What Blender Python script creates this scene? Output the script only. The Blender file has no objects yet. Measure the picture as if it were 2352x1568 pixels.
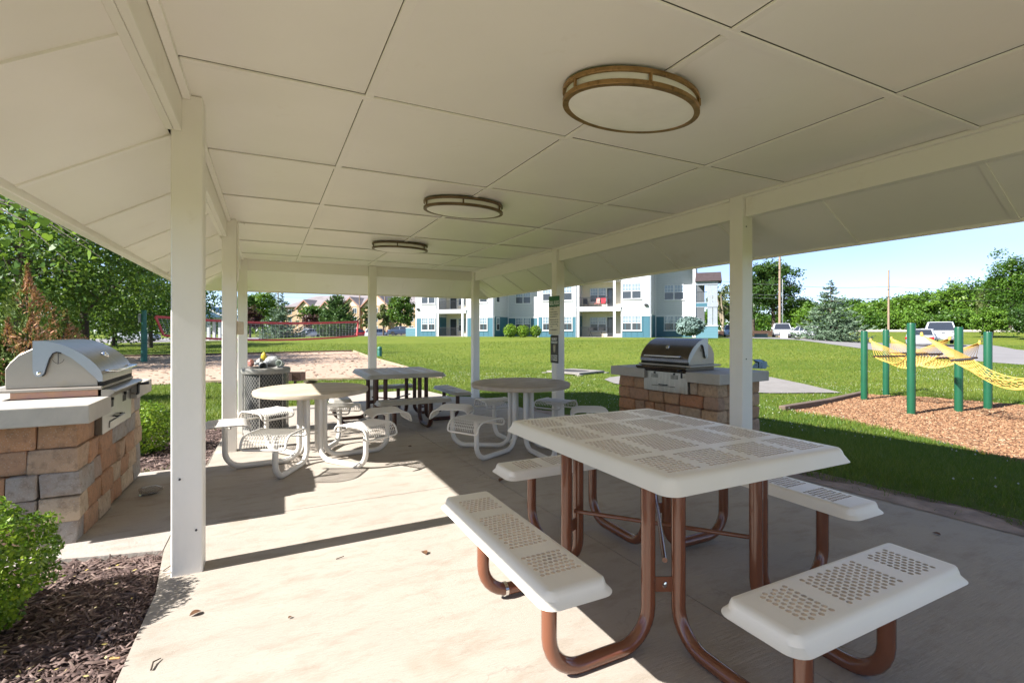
import bpy, bmesh, math, random
import numpy as np
from mathutils import Vector, Matrix
R = math.radians
random.seed(7)
rng = np.random.default_rng(11)
SC = bpy.context.scene
COL = SC.collection

# ------------------------------------------------------------------ camera, sky, sun, exposure
EYE = 1.32                       # eye height over the patio, metres
YAW = R(26.54)
SN, CS = math.sin(YAW), math.cos(YAW)
FPX, V0, U0 = 1126.5, 758.6, 1176.0      # focal length and horizon in a 2352 wide copy of the photo
cam_d = bpy.data.cameras.new('camera')
cam = bpy.data.objects.new('camera', cam_d)
COL.objects.link(cam)
cam.location = (0, 0, EYE)
cam.rotation_euler = (R(90), 0, -YAW)
cam_d.sensor_width = 36
cam_d.lens = FPX / 2352 * 36
cam_d.shift_y = -(784 - V0) / 2352
cam_d.clip_start = 0.05
cam_d.clip_end = 3000
SC.camera = cam

SUN_EL, SUN_TO = R(38.0), (-1.0, -0.018)
W = bpy.data.worlds.new("World")
SC.world = W
W.use_nodes = True
nt = W.node_tree
nt.nodes.clear()
wo = nt.nodes.new('ShaderNodeOutputWorld')
bg = nt.nodes.new('ShaderNodeBackground')
sky = nt.nodes.new('ShaderNodeTexSky')
sky.sky_type = 'NISHITA'
sky.sun_disc = False
sky.sun_elevation = SUN_EL
sky.sun_rotation = math.atan2(SUN_TO[0], SUN_TO[1])
sky.air_density = 0.55
sky.dust_density = 0.0
sky.ozone_density = 4.0
bg.inputs[1].default_value = 0.118
tc = nt.nodes.new('ShaderNodeTexCoord')
mp = nt.nodes.new('ShaderNodeMapping')
mp.inputs['Scale'].default_value = (1.0, 1.0, 3.2)
nz = nt.nodes.new('ShaderNodeTexNoise')
nz.inputs['Scale'].default_value = 2.1
nz.inputs['Detail'].default_value = 7
nz.inputs['Roughness'].default_value = 0.58
nz.inputs['Distortion'].default_value = 0.5
cr = nt.nodes.new('ShaderNodeValToRGB')
cr.color_ramp.elements[0].position = 0.42
cr.color_ramp.elements[0].color = (0, 0, 0, 1)
cr.color_ramp.elements[1].position = 0.78
cr.color_ramp.elements[1].color = (0.72, 0.72, 0.72, 1)
mx = nt.nodes.new('ShaderNodeMix')
mx.data_type = 'RGBA'
mx.inputs['B'].default_value = (2.7, 4.1, 5.6, 1)
nt.links.new(tc.outputs['Generated'], mp.inputs[0])
nt.links.new(mp.outputs[0], nz.inputs['Vector'])
nt.links.new(nz.outputs['Fac'], cr.inputs[0])
nt.links.new(cr.outputs[0], mx.inputs['Factor'])
nt.links.new(sky.outputs[0], mx.inputs['A'])
tint = nt.nodes.new('ShaderNodeMix')
tint.data_type = 'RGBA'
tint.blend_type = 'MULTIPLY'
tint.inputs['Factor'].default_value = 1.0
tint.inputs['B'].default_value = (0.40, 0.335, 0.31, 1)
nt.links.new(mx.outputs['Result'], tint.inputs['A'])
nt.links.new(tint.outputs['Result'], bg.inputs[0])
nt.links.new(bg.outputs[0], wo.inputs[0])

sl = bpy.data.lights.new('sun', 'SUN')
sl.energy = 2.15
sl.angle = R(0.55)
sl.color = (1.0, 0.97, 0.93)
so = bpy.data.objects.new('sun', sl)
COL.objects.link(so)
so.location = (-20, 0, 30)
so.rotation_euler = Vector((SUN_TO[0] * math.cos(SUN_EL), SUN_TO[1] * math.cos(SUN_EL), math.sin(SUN_EL))).to_track_quat('Z', 'Y').to_euler()

SC.view_settings.view_transform = 'Standard'
SC.view_settings.look = 'None'
SC.view_settings.exposure = 2.72
SC.view_settings.gamma = 1
SC.view_settings.use_curve_mapping = False
SC.render.engine = 'CYCLES'
SC.cycles.use_denoising = True
SC.cycles.max_bounces = 10
SC.cycles.diffuse_bounces = 8
SC.cycles.glossy_bounces = 4
SC.cycles.transmission_bounces = 6
SC.cycles.transparent_max_bounces = 12
SC.cycles.caustics_reflective = False
SC.cycles.caustics_refractive = False
SC.cycles.sample_clamp_indirect = 8

# ------------------------------------------------------------------ places
def smooth(a, b, t):
    t = np.clip((t - a) / (b - a), 0, 1)
    return t * t * (3 - 2 * t)

def slab_z(y):
    return -0.022 * (y - 3.16)

def terrain(x, y):
    x = np.asarray(x, float); y = np.asarray(y, float)
    low = np.maximum(-0.022 * (y - 3.16), -0.22)
    low = np.minimum(low, 0.06)
    low = low - 0.05 * np.clip(x - 4.6, 0, 6) * (1 - smooth(14, 27, x))
    D = x * 0.754 + y * 0.657
    s = x * 0.657 - y * 0.754
    k = smooth(21, 52, D) * (1 - 0.72 * smooth(4, 18, s)) * (1 - 0.62 * smooth(-44, -60, s))
    return low * (1 - k) + 0.56 * k

def ray(u):
    t = (u - U0) / FPX
    return SN + CS * t, CS - SN * t

def at(u, d):                    # a place on the ground, d metres ahead of the lens, in the direction of column u
    rx, ry = ray(u)
    return Vector((rx * d, ry * d, float(terrain(rx * d, ry * d))))

def G(u, v, fn=None):            # where the view through (u, v) meets the ground
    rx, ry = ray(u)
    k = (V0 - v) / FPX
    lo, prev = 0.4, None
    d = 0.5
    while d < 400:
        z = EYE + k * d
        g = float(terrain(rx * d, ry * d)) if fn is None else fn(ry * d)
        if z <= g:
            return Vector((rx * d, ry * d, g))
        d *= 1.004
    return Vector((rx * d, ry * d, 0))

def S(u, v):                     # on the patio slab
    return G(u, v, slab_z)

# ------------------------------------------------------------------ mesh helpers
class MB:
    def __init__(s):
        s.v = []; s.f = []
    def add(s, vs, fs):
        o = len(s.v)
        s.v += [tuple(p) for p in vs]
        s.f += [tuple(i + o for i in f) for f in fs]
        return s
    def box(s, c, d, rot=None):
        x, y, z = d[0] / 2, d[1] / 2, d[2] / 2
        P = [Vector((a * x, b * y, e * z)) for e in (-1, 1) for b in (-1, 1) for a in (-1, 1)]
        if rot is not None:
            P = [rot @ p for p in P]
        c = Vector(c)
        return s.add([p + c for p in P], [(0, 2, 3, 1), (4, 5, 7, 6), (0, 1, 5, 4), (2, 6, 7, 3), (0, 4, 6, 2), (1, 3, 7, 5)])
    def span(s, x0, x1, y0, y1, z0, z1):
        return s.box(((x0 + x1) / 2, (y0 + y1) / 2, (z0 + z1) / 2), (abs(x1 - x0), abs(y1 - y0), abs(z1 - z0)))
    def quad(s, *P):
        return s.add(P, [tuple(range(len(P)))])
    def tube(s, pts, r, n=8, closed=False, caps=True):
        pts = [Vector(p) for p in pts]
        m = len(pts)
        rs = r if isinstance(r, (list, tuple)) else [r] * m
        vs, fs = [], []
        up = None
        for i in range(m):
            if closed:
                t = (pts[(i + 1) % m] - pts[i - 1])
            else:
                t = pts[min(i + 1, m - 1)] - pts[max(i - 1, 0)]
            if t.length < 1e-9:
                t = Vector((0, 0, 1))
            t.normalize()
            if up is None:
                up = Vector((0, 0, 1)) if abs(t.z) < 0.9 else Vector((1, 0, 0))
            up = up - t * up.dot(t)
            if up.length < 1e-6:
                up = t.orthogonal()
            up.normalize()
            sd = t.cross(up)
            for k in range(n):
                a = 2 * math.pi * k / n
                vs.append(pts[i] + (up * math.cos(a) + sd * math.sin(a)) * rs[i])
        q = m if closed else m - 1
        for i in range(q):
            for k in range(n):
                a, b = i * n + k, i * n + (k + 1) % n
                c, d = ((i + 1) % m) * n + (k + 1) % n, ((i + 1) % m) * n + k
                fs.append((a, d, c, b))
        if caps and not closed:
            fs.append(tuple(range(n)))
            fs.append(tuple((m - 1) * n + k for k in reversed(range(n))))
        return s.add(vs, fs)
    def lathe(s, prof, n=24, c=(0, 0, 0), sx=1, sy=1):
        vs, fs = [], []
        for (r, z) in prof:
            for k in range(n):
                a = 2 * math.pi * k / n
                vs.append((c[0] + r * math.cos(a) * sx, c[1] + r * math.sin(a) * sy, c[2] + z))
        for i in range(len(prof) - 1):
            for k in range(n):
                fs.append((i * n + k, i * n + (k + 1) % n, (i + 1) * n + (k + 1) % n, (i + 1) * n + k))
        if prof[0][0] > 1e-6:
            fs.append(tuple(reversed(range(n))))
        if prof[-1][0] > 1e-6:
            fs.append(tuple((len(prof) - 1) * n + k for k in range(n)))
        return s.add(vs, fs)
    def prism(s, poly, w0, w1, fn):        # poly (a, b) extruded from w0 to w1; fn(a, b, w) -> point
        n = len(poly)
        vs = [fn(a, b, w0) for a, b in poly] + [fn(a, b, w1) for a, b in poly]
        fs = [tuple(reversed(range(n))), tuple(range(n, 2 * n))]
        for k in range(n):
            fs.append((k, (k + 1) % n, n + (k + 1) % n, n + k))
        return s.add(vs, fs)
    def mesh(s, name, sm=None, bevel=0, seg=1, fix=True, stain=False):
        me = bpy.data.meshes.new(name)
        me.from_pydata(s.v, [], s.f)
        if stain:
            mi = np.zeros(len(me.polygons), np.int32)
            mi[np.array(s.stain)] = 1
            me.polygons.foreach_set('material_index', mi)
        if bevel or fix:
            bm = bmesh.new()
            bm.from_mesh(me)
            if bevel:
                bmesh.ops.bevel(bm, geom=list(bm.edges), offset=bevel, segments=seg, profile=0.6, affect='EDGES', clamp_overlap=True)
            bmesh.ops.recalc_face_normals(bm, faces=bm.faces)
            bm.to_mesh(me)
            bm.free()
        if sm:
            me.polygons.foreach_set('use_smooth', np.ones(len(me.polygons), bool))
            me.set_sharp_from_angle(angle=R(sm))
        me.update()
        return me
    def obj(s, name, m, parent=None, sm=None, bevel=0, seg=1, fix=True):
        return put(s.mesh(name, sm, bevel, seg, fix), name, m, parent)

def put(me, name, m, parent=None):
    if m is not None and len(me.materials) == 0:
        me.materials.append(m)
    o = bpy.data.objects.new(name, me)
    COL.objects.link(o)
    if parent is not None:
        o.parent = parent
    return o

def tag(o, label, cat, group=None, kind=None):
    if label: o['label'] = label
    if cat: o['category'] = cat
    if group: o['group'] = group
    if kind: o['kind'] = kind
    return o

def thing(name, loc, label, cat, rz=0, group=None):
    o = bpy.data.objects.new(name, None)
    o.empty_display_size = 0.2
    COL.objects.link(o)
    o.location = loc
    o.rotation_euler = (0, 0, rz)
    return tag(o, label, cat, group)

def structure(o):
    o['kind'] = 'structure'
    return o

def stuff(o):
    o['kind'] = 'stuff'
    return o

def copy_tree(o, parent=None):
    c = o.copy()
    COL.objects.link(c)
    if parent is not None:
        c.parent = parent
        c.matrix_parent_inverse = o.matrix_parent_inverse.copy()
    for ch in list(o.children):
        copy_tree(ch, c)
    return c

def fillet(P, r, n=6):           # polyline with its inner corners rounded
    P = [Vector(p) for p in P]
    out = [P[0]]
    for i in range(1, len(P) - 1):
        a, b, c = P[i - 1], P[i], P[i + 1]
        d1, d2 = (a - b).normalized(), (c - b).normalized()
        ang = d1.angle(d2)
        if ang > 3.1:
            out.append(b); continue
        t = min(r / math.tan(ang / 2), (a - b).length * 0.49, (c - b).length * 0.49)
        rr = t * math.tan(ang / 2)
        cen = b + (d1 + d2).normalized() * (rr / math.sin(ang / 2))
        p0, p1 = b + d1 * t, b + d2 * t
        v0, v1 = p0 - cen, p1 - cen
        om = v0.angle(v1)
        for k in range(n + 1):
            q = k / n
            out.append(cen + (v0 * math.sin((1 - q) * om) + v1 * math.sin(q * om)) / math.sin(om))
    out.append(P[-1])
    return out

def fast_mesh(name, V, F, var=None, sm=False):     # numpy arrays -> mesh; var = one number per vertex
    me = bpy.data.meshes.new(name)
    V = np.ascontiguousarray(V, np.float32); F = np.ascontiguousarray(F, np.int32)
    k = F.shape[1]
    me.vertices.add(len(V)); me.vertices.foreach_set('co', V.ravel())
    me.loops.add(F.size); me.loops.foreach_set('vertex_index', F.ravel())
    me.polygons.add(len(F)); me.polygons.foreach_set('loop_start', np.arange(0, F.size, k, dtype=np.int32))
    if sm:
        me.polygons.foreach_set('use_smooth', np.ones(len(F), bool))
    if var is not None:
        at_ = me.attributes.new('var', 'FLOAT', 'POINT')
        at_.data.foreach_set('value', np.ascontiguousarray(var, np.float32))
    me.update(calc_edges=True)
    return me

# ------------------------------------------------------------------ materials
def nodes(name):
    m = bpy.data.materials.new(name)
    m.use_nodes = True
    t = m.node_tree
    b = t.nodes['Principled BSDF']
    return m, t, b

def N(t, kind, **kw):
    n = t.nodes.new(kind)
    for k, v in kw.items():
        if k in n.inputs.keys():
            n.inputs[k].default_value = v
        else:
            setattr(n, k, v)
    return n

def rgba(c):
    return (c[0], c[1], c[2], 1)

def ramp(t, fac, stops, interp='LINEAR'):
    r = t.nodes.new('ShaderNodeValToRGB')
    r.color_ramp.interpolation = interp
    e = r.color_ramp.elements
    while len(e) < len(stops):
        e.new(0.5)
    for i, (p, c) in enumerate(stops):
        e[i].position = p
        e[i].color = rgba(c) if not isinstance(c, (int, float)) else (c, c, c, 1)
    t.links.new(fac, r.inputs[0])
    return r.outputs[0]

def noise(t, scale, detail=4, rough=0.55, stretch=None, dist=0, coord='Object'):
    tc = t.nodes.new('ShaderNodeTexCoord')
    mp = t.nodes.new('ShaderNodeMapping')
    if stretch:
        mp.inputs['Scale'].default_value = stretch
    t.links.new(tc.outputs[coord], mp.inputs[0])
    n = N(t, 'ShaderNodeTexNoise', Scale=scale, Detail=detail, Roughness=rough, Distortion=dist)
    t.links.new(mp.outputs[0], n.inputs['Vector'])
    return n.outputs['Fac']

def mixc(t, fac, a, b, mode='MIX'):
    n = t.nodes.new('ShaderNodeMix')
    n.data_type = 'RGBA'
    n.blend_type = mode
    for key, x in (('Factor', fac), ('A', a), ('B', b)):
        if isinstance(x, (int, float)):
            n.inputs[key].default_value = x
        elif isinstance(x, (tuple, list)):
            n.inputs[key].default_value = rgba(x)
        else:
            t.links.new(x, n.inputs[key])
    return n.outputs['Result']

def bump(t, b, h, strength=0.3, dist=0.01):
    n = N(t, 'ShaderNodeBump', Strength=strength, Distance=dist)
    t.links.new(h, n.inputs['Height'])
    t.links.new(n.outputs[0], b.inputs['Normal'])

def panel_tint(m, amt):
    t = m.node_tree
    b = t.nodes['Principled BSDF']
    src = b.inputs['Base Color'].links[0].from_socket
    oi = t.nodes.new('ShaderNodeObjectInfo')
    c = ramp(t, oi.outputs['Random'], [(0.0, (1 - amt, 1 - amt, 1 - amt * 1.5)), (1.0, (1.0, 1.0, 1.0))])
    t.links.new(mixc(t, 1.0, src, c, 'MULTIPLY'), b.inputs['Base Color'])

def mk(name, col, rough=0.6, metal=0.0, var=0.12, vs=6.0, col2=None, bs=0, bd=0.003, spec=0.5, coat=0, stretch=None, dirt=None, coord='Object'):
    m, t, b = nodes(name)
    b.inputs['Roughness'].default_value = rough
    b.inputs['Metallic'].default_value = metal
    b.inputs['Specular IOR Level'].default_value = spec
    b.inputs['Coat Weight'].default_value = coat
    c2 = col2 if col2 else tuple(max(0, x * (1 - 2 * var)) for x in col)
    f = noise(t, vs, 5, 0.6, stretch, coord=coord)
    c = mixc(t, ramp(t, f, [(0.3, 0.0), (0.7, 1.0)]), c2, col)
    if dirt:
        f2 = noise(t, dirt[1], 6, 0.65, coord=coord)
        c = mixc(t, ramp(t, f2, [(dirt[2], 0.0), (dirt[2] + 0.16, dirt[3])]), c, dirt[0])
    t.links.new(c, b.inputs['Base Color'])
    rr = ramp(t, f, [(0.2, min(1, rough * 1.15)), (0.8, rough * 0.85)])
    t.links.new(rr, b.inputs['Roughness'])
    if bs:
        bump(t, b, noise(t, bs, 3, 0.6, stretch, coord=coord), 0.5, bd)
    return m

def leafy(name, dark, mid, light, trans=0.3, rough=0.45, extra=None):
    m, t, b = nodes(name)
    a = N(t, 'ShaderNodeAttribute', attribute_name='var')
    st = [(0.0, dark), (0.45, mid), (0.85, light)]
    if extra:
        st = [(0.0, dark), (0.25, mid), (0.5, light)] + extra
    c = ramp(t, a.outputs['Fac'], st)
    t.links.new(c, b.inputs['Base Color'])
    b.inputs['Roughness'].default_value = rough
    b.inputs['Specular IOR Level'].default_value = 0.35
    tr = N(t, 'ShaderNodeBsdfTranslucent')
    c2 = mixc(t, 0.35, c, (0.30, 0.42, 0.05))
    t.links.new(c2, tr.inputs[0])
    mxs = N(t, 'ShaderNodeMixShader', Fac=trans)
    t.links.new(b.outputs[0], mxs.inputs[1])
    t.links.new(tr.outputs[0], mxs.inputs[2])
    t.links.new(mxs.outputs[0], t.nodes['Material Output'].inputs[0])
    return m

paint = mk('cream_paint', (0.90, 0.87, 0.82), 0.36, var=0.03, vs=0.9, bs=60, bd=0.0006, dirt=((0.62, 0.53, 0.42), 1.7, 0.62, 0.4))
panel_tint(paint, 0.05)
post_paint = mk('post_paint', (0.86, 0.83, 0.77), 0.45, var=0.03, vs=1.5, bs=45, bd=0.0006, dirt=((0.48, 0.39, 0.29), 4.5, 0.66, 0.4))
dark_void = mk('attic_board', (0.10, 0.08, 0.06), 0.9)
shingle = mk('roof_shingle', (0.16, 0.14, 0.13), 0.9, vs=20, bs=90)
bronze = mk('bronze_trim', (0.44, 0.27, 0.11), 0.42, metal=0.7, var=0.25, vs=9, dirt=((0.10, 0.05, 0.02), 25, 0.55, 0.7))
diffuser = mk('frosted_diffuser', (0.88, 0.86, 0.80), 0.35, var=0.04, vs=5, dirt=((0.5, 0.42, 0.3), 8, 0.7, 0.35))
brown_pipe = mk('brown_powder_coat', (0.18, 0.062, 0.030), 0.22, var=0.06, vs=5, coat=0.5)
old_brown = mk('weathered_brown_coat', (0.075, 0.030, 0.020), 0.35, var=0.1, vs=7)
cream_top = mk('cream_plastic_coat', (0.86, 0.80, 0.69), 0.33, var=0.03, vs=2.5, bs=150, bd=0.0004, dirt=((0.55, 0.47, 0.36), 4, 0.66, 0.4))
grey_top = mk('grey_plastic_coat', (0.42, 0.40, 0.35), 0.4, var=0.12, vs=4, dirt=((0.22, 0.2, 0.17), 6, 0.6, 0.4))
white_coat = mk('white_plastic_coat', (0.72, 0.69, 0.63), 0.4, var=0.04, vs=6, dirt=((0.5, 0.42, 0.32), 9, 0.68, 0.5))
hole_shade = mk('shaded_hole_edge', (0.60, 0.50, 0.38), 0.6, var=0.1)  # darker tan on hole walls: shade inside the holes, put into the colour
sand_top = mk('sandstone_top', (0.56, 0.47, 0.35), 0.65, var=0.16, vs=3, bs=80, bd=0.001, dirt=((0.36, 0.27, 0.17), 2.2, 0.56, 0.6), stretch=(1, 2.2, 1))
grey_sand_top = mk('greyed_sandstone_top', (0.42, 0.36, 0.29), 0.55, var=0.16, vs=3, bs=80, bd=0.001, dirt=((0.25, 0.2, 0.15), 2.6, 0.55, 0.6), stretch=(1, 2.2, 1))
steel = mk('stainless_steel', (0.30, 0.28, 0.25), 0.3, metal=1.0, var=0.06, vs=4, dirt=((0.42, 0.33, 0.22), 3, 0.62, 0.4), stretch=(1, 8, 1))
plate_steel = mk('bluish_side_plate', (0.42, 0.44, 0.48), 0.42, metal=0.7, var=0.04, vs=3)
side_steel = mk('dull_side_steel', (0.42, 0.375, 0.32), 0.5, metal=0.65, var=0.05, vs=3, dirt=((0.45, 0.34, 0.2), 2.2, 0.62, 0.55))
heat_steel = mk('heat_tinted_steel', (0.52, 0.30, 0.13), 0.4, metal=0.8, var=0.2, vs=4, col2=(0.30, 0.18, 0.22), dirt=((0.25, 0.13, 0.06), 7, 0.6, 0.6))
dark_steel = mk('dark_grill_steel', (0.17, 0.145, 0.13), 0.24, metal=0.92, var=0.1, vs=3, dirt=((0.06, 0.05, 0.04), 3, 0.6, 0.6))  # darker than the left grill's steel, with darker blotches
old_panel = mk('scorched_steel_panel', (0.58, 0.54, 0.47), 0.38, metal=0.85, var=0.12, vs=5, dirt=((0.33, 0.21, 0.11), 3, 0.55, 0.7), stretch=(1, 6, 0.7))
chrome = mk('chrome', (0.8, 0.79, 0.77), 0.12, metal=1.0, var=0.02)
black_metal = mk('black_metal', (0.022, 0.022, 0.024), 0.4, var=0.1)
slot_black = mk('slot_black', (0.015, 0.014, 0.013), 0.8)
mesh_grey = mk('grey_expanded_metal', (0.30, 0.29, 0.26), 0.5, var=0.12, vs=8)
mesh_brown = mk('brown_expanded_metal', (0.055, 0.028, 0.018), 0.5)
liner = mk('bin_liner', (0.02, 0.02, 0.022), 0.35)
green_post = mk('green_vinyl', (0.010, 0.090, 0.042), 0.35, var=0.12, vs=3)
teal_pad = mk('teal_pad', (0.02, 0.15, 0.115), 0.5, var=0.15, vs=4)
rope = mk('yellow_rope', (0.66, 0.41, 0.085), 0.6, var=0.12, vs=14)
spreader = mk('dark_wood_bar', (0.05, 0.025, 0.02), 0.4)
net_red = mk('red_vinyl_band', (0.62, 0.06, 0.07), 0.45, var=0.1, vs=2, col2=(0.50, 0.07, 0.07))
net_cord = mk('white_net_cord', (0.62, 0.62, 0.6), 0.7)
timber = mk('landscape_timber', (0.17, 0.12, 0.085), 0.85, var=0.25, vs=9, bs=40, stretch=(1, 1, 5))
pale_edge = mk('sand_court_board', (0.40, 0.30, 0.20), 0.85, var=0.2, vs=6)
pole_wood = mk('pole_wood', (0.34, 0.24, 0.17), 0.85, var=0.2, vs=5, stretch=(4, 4, 0.4))
wire_mat = mk('power_wire', (0.10, 0.10, 0.11), 0.6)
bark = mk('bark', (0.10, 0.075, 0.055), 0.9, var=0.3, vs=7, bs=18, bd=0.02, stretch=(3, 3, 0.8))
pale_bark = mk('pale_bark', (0.42, 0.34, 0.25), 0.85, var=0.2, vs=6, stretch=(3, 3, 0.8))
dry_leaf = mk('dry_leaf', (0.17, 0.08, 0.035), 0.7, var=0.25, vs=40)
twig_mat = mk('twig', (0.07, 0.045, 0.03), 0.8)

def concrete(name, base, brush=True):
    m, t, b = nodes(name)
    f = noise(t, 0.9, 6, 0.62)
    c = mixc(t, ramp(t, f, [(0.3, 0.0), (0.72, 1.0)]), tuple(x * 0.82 for x in base), base)
    f2 = noise(t, 3.2, 7, 0.7, (1, 2.4, 1))
    c = mixc(t, ramp(t, f2, [(0.50, 0.0), (0.72, 0.55)]), c, (base[0] * 0.55, base[1] * 0.5, base[2] * 0.43))
    f3 = noise(t, 70, 3, 0.6)
    c = mixc(t, ramp(t, f3, [(0.60, 0.0), (0.78, 0.3)]), c, (base[0] * 0.5, base[1] * 0.47, base[2] * 0.42))
    f4 = noise(t, 1.7, 3, 0.5, (1.5, 1, 1))
    c = mixc(t, ramp(t, f4, [(0.62, 0.0), (0.70, 0.4)]), c, (base[0] * 0.66, base[1] * 0.6, base[2] * 0.52))
    tc = t.nodes.new('ShaderNodeTexCoord')
    wob = N(t, 'ShaderNodeTexNoise', Scale=2.2, Detail=5.0, Roughness=0.7)
    t.links.new(tc.outputs['Object'], wob.inputs['Vector'])
    add = N(t, 'ShaderNodeMix'); add.data_type = 'RGBA'; add.blend_type = 'LINEAR_LIGHT'; add.inputs['Factor'].default_value = 0.28
    t.links.new(tc.outputs['Object'], add.inputs['A']); t.links.new(wob.outputs['Color'], add.inputs['B'])
    vo = N(t, 'ShaderNodeTexVoronoi', Scale=0.42)
    vo.feature = 'DISTANCE_TO_EDGE'
    t.links.new(add.outputs['Result'], vo.inputs['Vector'])
    keep = ramp(t, noise(t, 0.55, 2), [(0.50, 0.0), (0.60, 0.75)])
    line = ramp(t, vo.outputs['Distance'], [(0.0, 1.0), (0.0022, 0.0)])
    mu = N(t, 'ShaderNodeMath', operation='MULTIPLY')
    t.links.new(keep, mu.inputs[0]); t.links.new(line, mu.inputs[1])
    c = mixc(t, mu.outputs[0], c, tuple(x * 0.32 for x in base))
    t.links.new(c, b.inputs['Base Color'])
    b.inputs['Roughness'].default_value = 0.82
    b.inputs['Specular IOR Level'].default_value = 0.3
    h = noise(t, 30, 5, 0.7, (0.25, 3.0, 1) if brush else None)
    bump(t, b, h, 0.9, 0.006)
    return m

slab_mat = concrete('patio_concrete', (0.43, 0.378, 0.318))
walk_mat = concrete('walk_concrete', (0.43, 0.385, 0.34), False)
path_mat = concrete('path_concrete', (0.26, 0.24, 0.22), False)
counter_mat = mk('cast_stone', (0.48, 0.44, 0.385), 0.75, var=0.1, vs=4, bs=50, bd=0.002, dirt=((0.36, 0.29, 0.2), 3, 0.6, 0.5))
road_mat = mk('road_surface', (0.24, 0.225, 0.22), 0.9, var=0.1, vs=0.5, bs=30)

def stone_mat(name, stops):
    m, t, b = nodes(name)
    oi = t.nodes.new('ShaderNodeObjectInfo')
    c = ramp(t, oi.outputs['Random'], stops)
    f = noise(t, 7, 5, 0.65)
    c = mixc(t, ramp(t, f, [(0.45, 0.0), (0.75, 0.6)]), c, (0.28, 0.17, 0.10))
    f2 = noise(t, 24, 4, 0.7)
    c = mixc(t, ramp(t, f2, [(0.5, 0.0), (0.72, 0.55)]), c, (0.12, 0.085, 0.06))
    vo = N(t, 'ShaderNodeTexVoronoi', Scale=75.0)
    tc = t.nodes.new('ShaderNodeTexCoord')
    t.links.new(tc.outputs['Object'], vo.inputs['Vector'])
    c = mixc(t, ramp(t, vo.outputs['Distance'], [(0.13, 0.55), (0.24, 0.0)]), c, (0.50, 0.46, 0.41))
    t.links.new(c, b.inputs['Base Color'])
    b.inputs['Roughness'].default_value = 0.88
    bump(t, b, noise(t, 16, 6, 0.7), 0.9, 0.012)
    return m

stone_l = stone_mat('tumbled_block', [(0.0, (0.300, 0.288, 0.276)), (0.28, (0.360, 0.324, 0.288)), (0.38, (0.432, 0.240, 0.132)), (0.55, (0.456, 0.228, 0.120)), (0.66, (0.504, 0.372, 0.252)), (0.85, (0.564, 0.444, 0.312)), (1.0, (0.372, 0.216, 0.132))])
stone_r = stone_mat('tumbled_brown_block', [(0.0, (0.336, 0.192, 0.108)), (0.3, (0.504, 0.300, 0.168)), (0.55, (0.432, 0.192, 0.096)), (0.75, (0.396, 0.324, 0.252)), (1.0, (0.552, 0.360, 0.216))])

def grass_ground():
    m, t, b = nodes('lawn')
    f = noise(t, 0.18, 5, 0.6)
    c = mixc(t, ramp(t, f, [(0.35, 0.0), (0.65, 1.0)]), (0.102, 0.148, 0.015), (0.152, 0.185, 0.023))
    f2 = noise(t, 1.6, 6, 0.7, (0.5, 1.3, 1))
    c = mixc(t, ramp(t, f2, [(0.45, 0.0), (0.75, 0.65)]), c, (0.205, 0.20, 0.04))
    f3 = noise(t, 9, 4, 0.75)
    c = mixc(t, ramp(t, f3, [(0.45, 0.0), (0.7, 0.55)]), c, (0.064, 0.108, 0.011))
    t.links.new(c, b.inputs['Base Color'])
    b.inputs['Roughness'].default_value = 0.9
    b.inputs['Specular IOR Level'].default_value = 0.15
    bump(t, b, noise(t, 14, 6, 0.8), 1.0, 0.06)
    return m
lawn_mat = grass_ground()
mulch_mat = mk('mulch_base', (0.085, 0.050, 0.042), 0.95, var=0.3, vs=25, bs=60, bd=0.02)
chipbed_mat = mk('wood_chip_base', (0.26, 0.13, 0.065), 0.95, var=0.25, vs=14, bs=50, bd=0.02, col2=(0.17, 0.085, 0.045))
sand_mat = mk('court_sand', (0.43, 0.305, 0.215), 0.95, var=0.08, vs=0.7, bs=3.4, bd=0.10, dirt=((0.34, 0.22, 0.15), 4.5, 0.58, 0.55))
dirt_mat = mk('bare_dirt', (0.42, 0.31, 0.24), 0.95, var=0.25, vs=5, bs=30, bd=0.02)

# ------------------------------------------------------------------ THE GROUND
def inpoly(px, py, poly):
    c = np.zeros(np.shape(px), bool)
    n = len(poly)
    for i in range(n):
        x0, y0 = poly[i][:2]; x1, y1 = poly[i - 1][:2]
        cond = ((y0 > py) != (y1 > py)) & (px < (x1 - x0) * (py - y0) / (y1 - y0 + 1e-12) + x0)
        c ^= cond
    return c

SLAB = [(4.22, -4.0), (4.22, 8.0), (4.22, 10.0), (4.0, 10.25), (3.7, 10.45), (3.55, 12.3), (1.5, 12.2), (1.45, 10.5), (-0.52, 10.5), (-0.54, 5.88), (-0.95, 5.88), (-2.3, 5.80), (-2.3, 3.72), (-1.1, 3.74), (-0.56, 3.60), (-0.50, 3.0), (-0.50, 1.0), (-0.5, -4.0)]
CHIP = [tuple(G(u, v)[:2]) for u, v in ((1797, 941), (1990, 905), (2120, 911), (2420, 935))] + [(18.5, 1.5), (12.5, -1.5)] + [tuple(G(u, v)[:2]) for u, v in ((2352, 1062), (2200, 1024), (2060, 990), (1900, 956))]
SAND = [(-9.5, 17.9), (-1.7, 17.1), (5.1, 15.3), (5.5, 36.2), (-10.5, 36.6)]
PATH = [tuple(G(u, v)[:2]) for u, v in ((1388, 873), (1400, 868), (1425, 865), (1600, 862), (1772, 868), (1850, 884), (1932, 904), (1770, 905), (1600, 897), (1450, 888), (1410, 882))]
BED_L = [(-0.50, -1.5), (-0.50, 3.0), (-0.56, 3.60), (-1.1, 3.74), (-2.3, 3.72), (-3.2, 3.6), (-3.4, -1.5)]
BED_F = [(-0.54, 5.88), (-0.53, 8.35), (-1.0, 8.9), (-2.4, 8.2), (-2.9, 5.9)]

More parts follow.
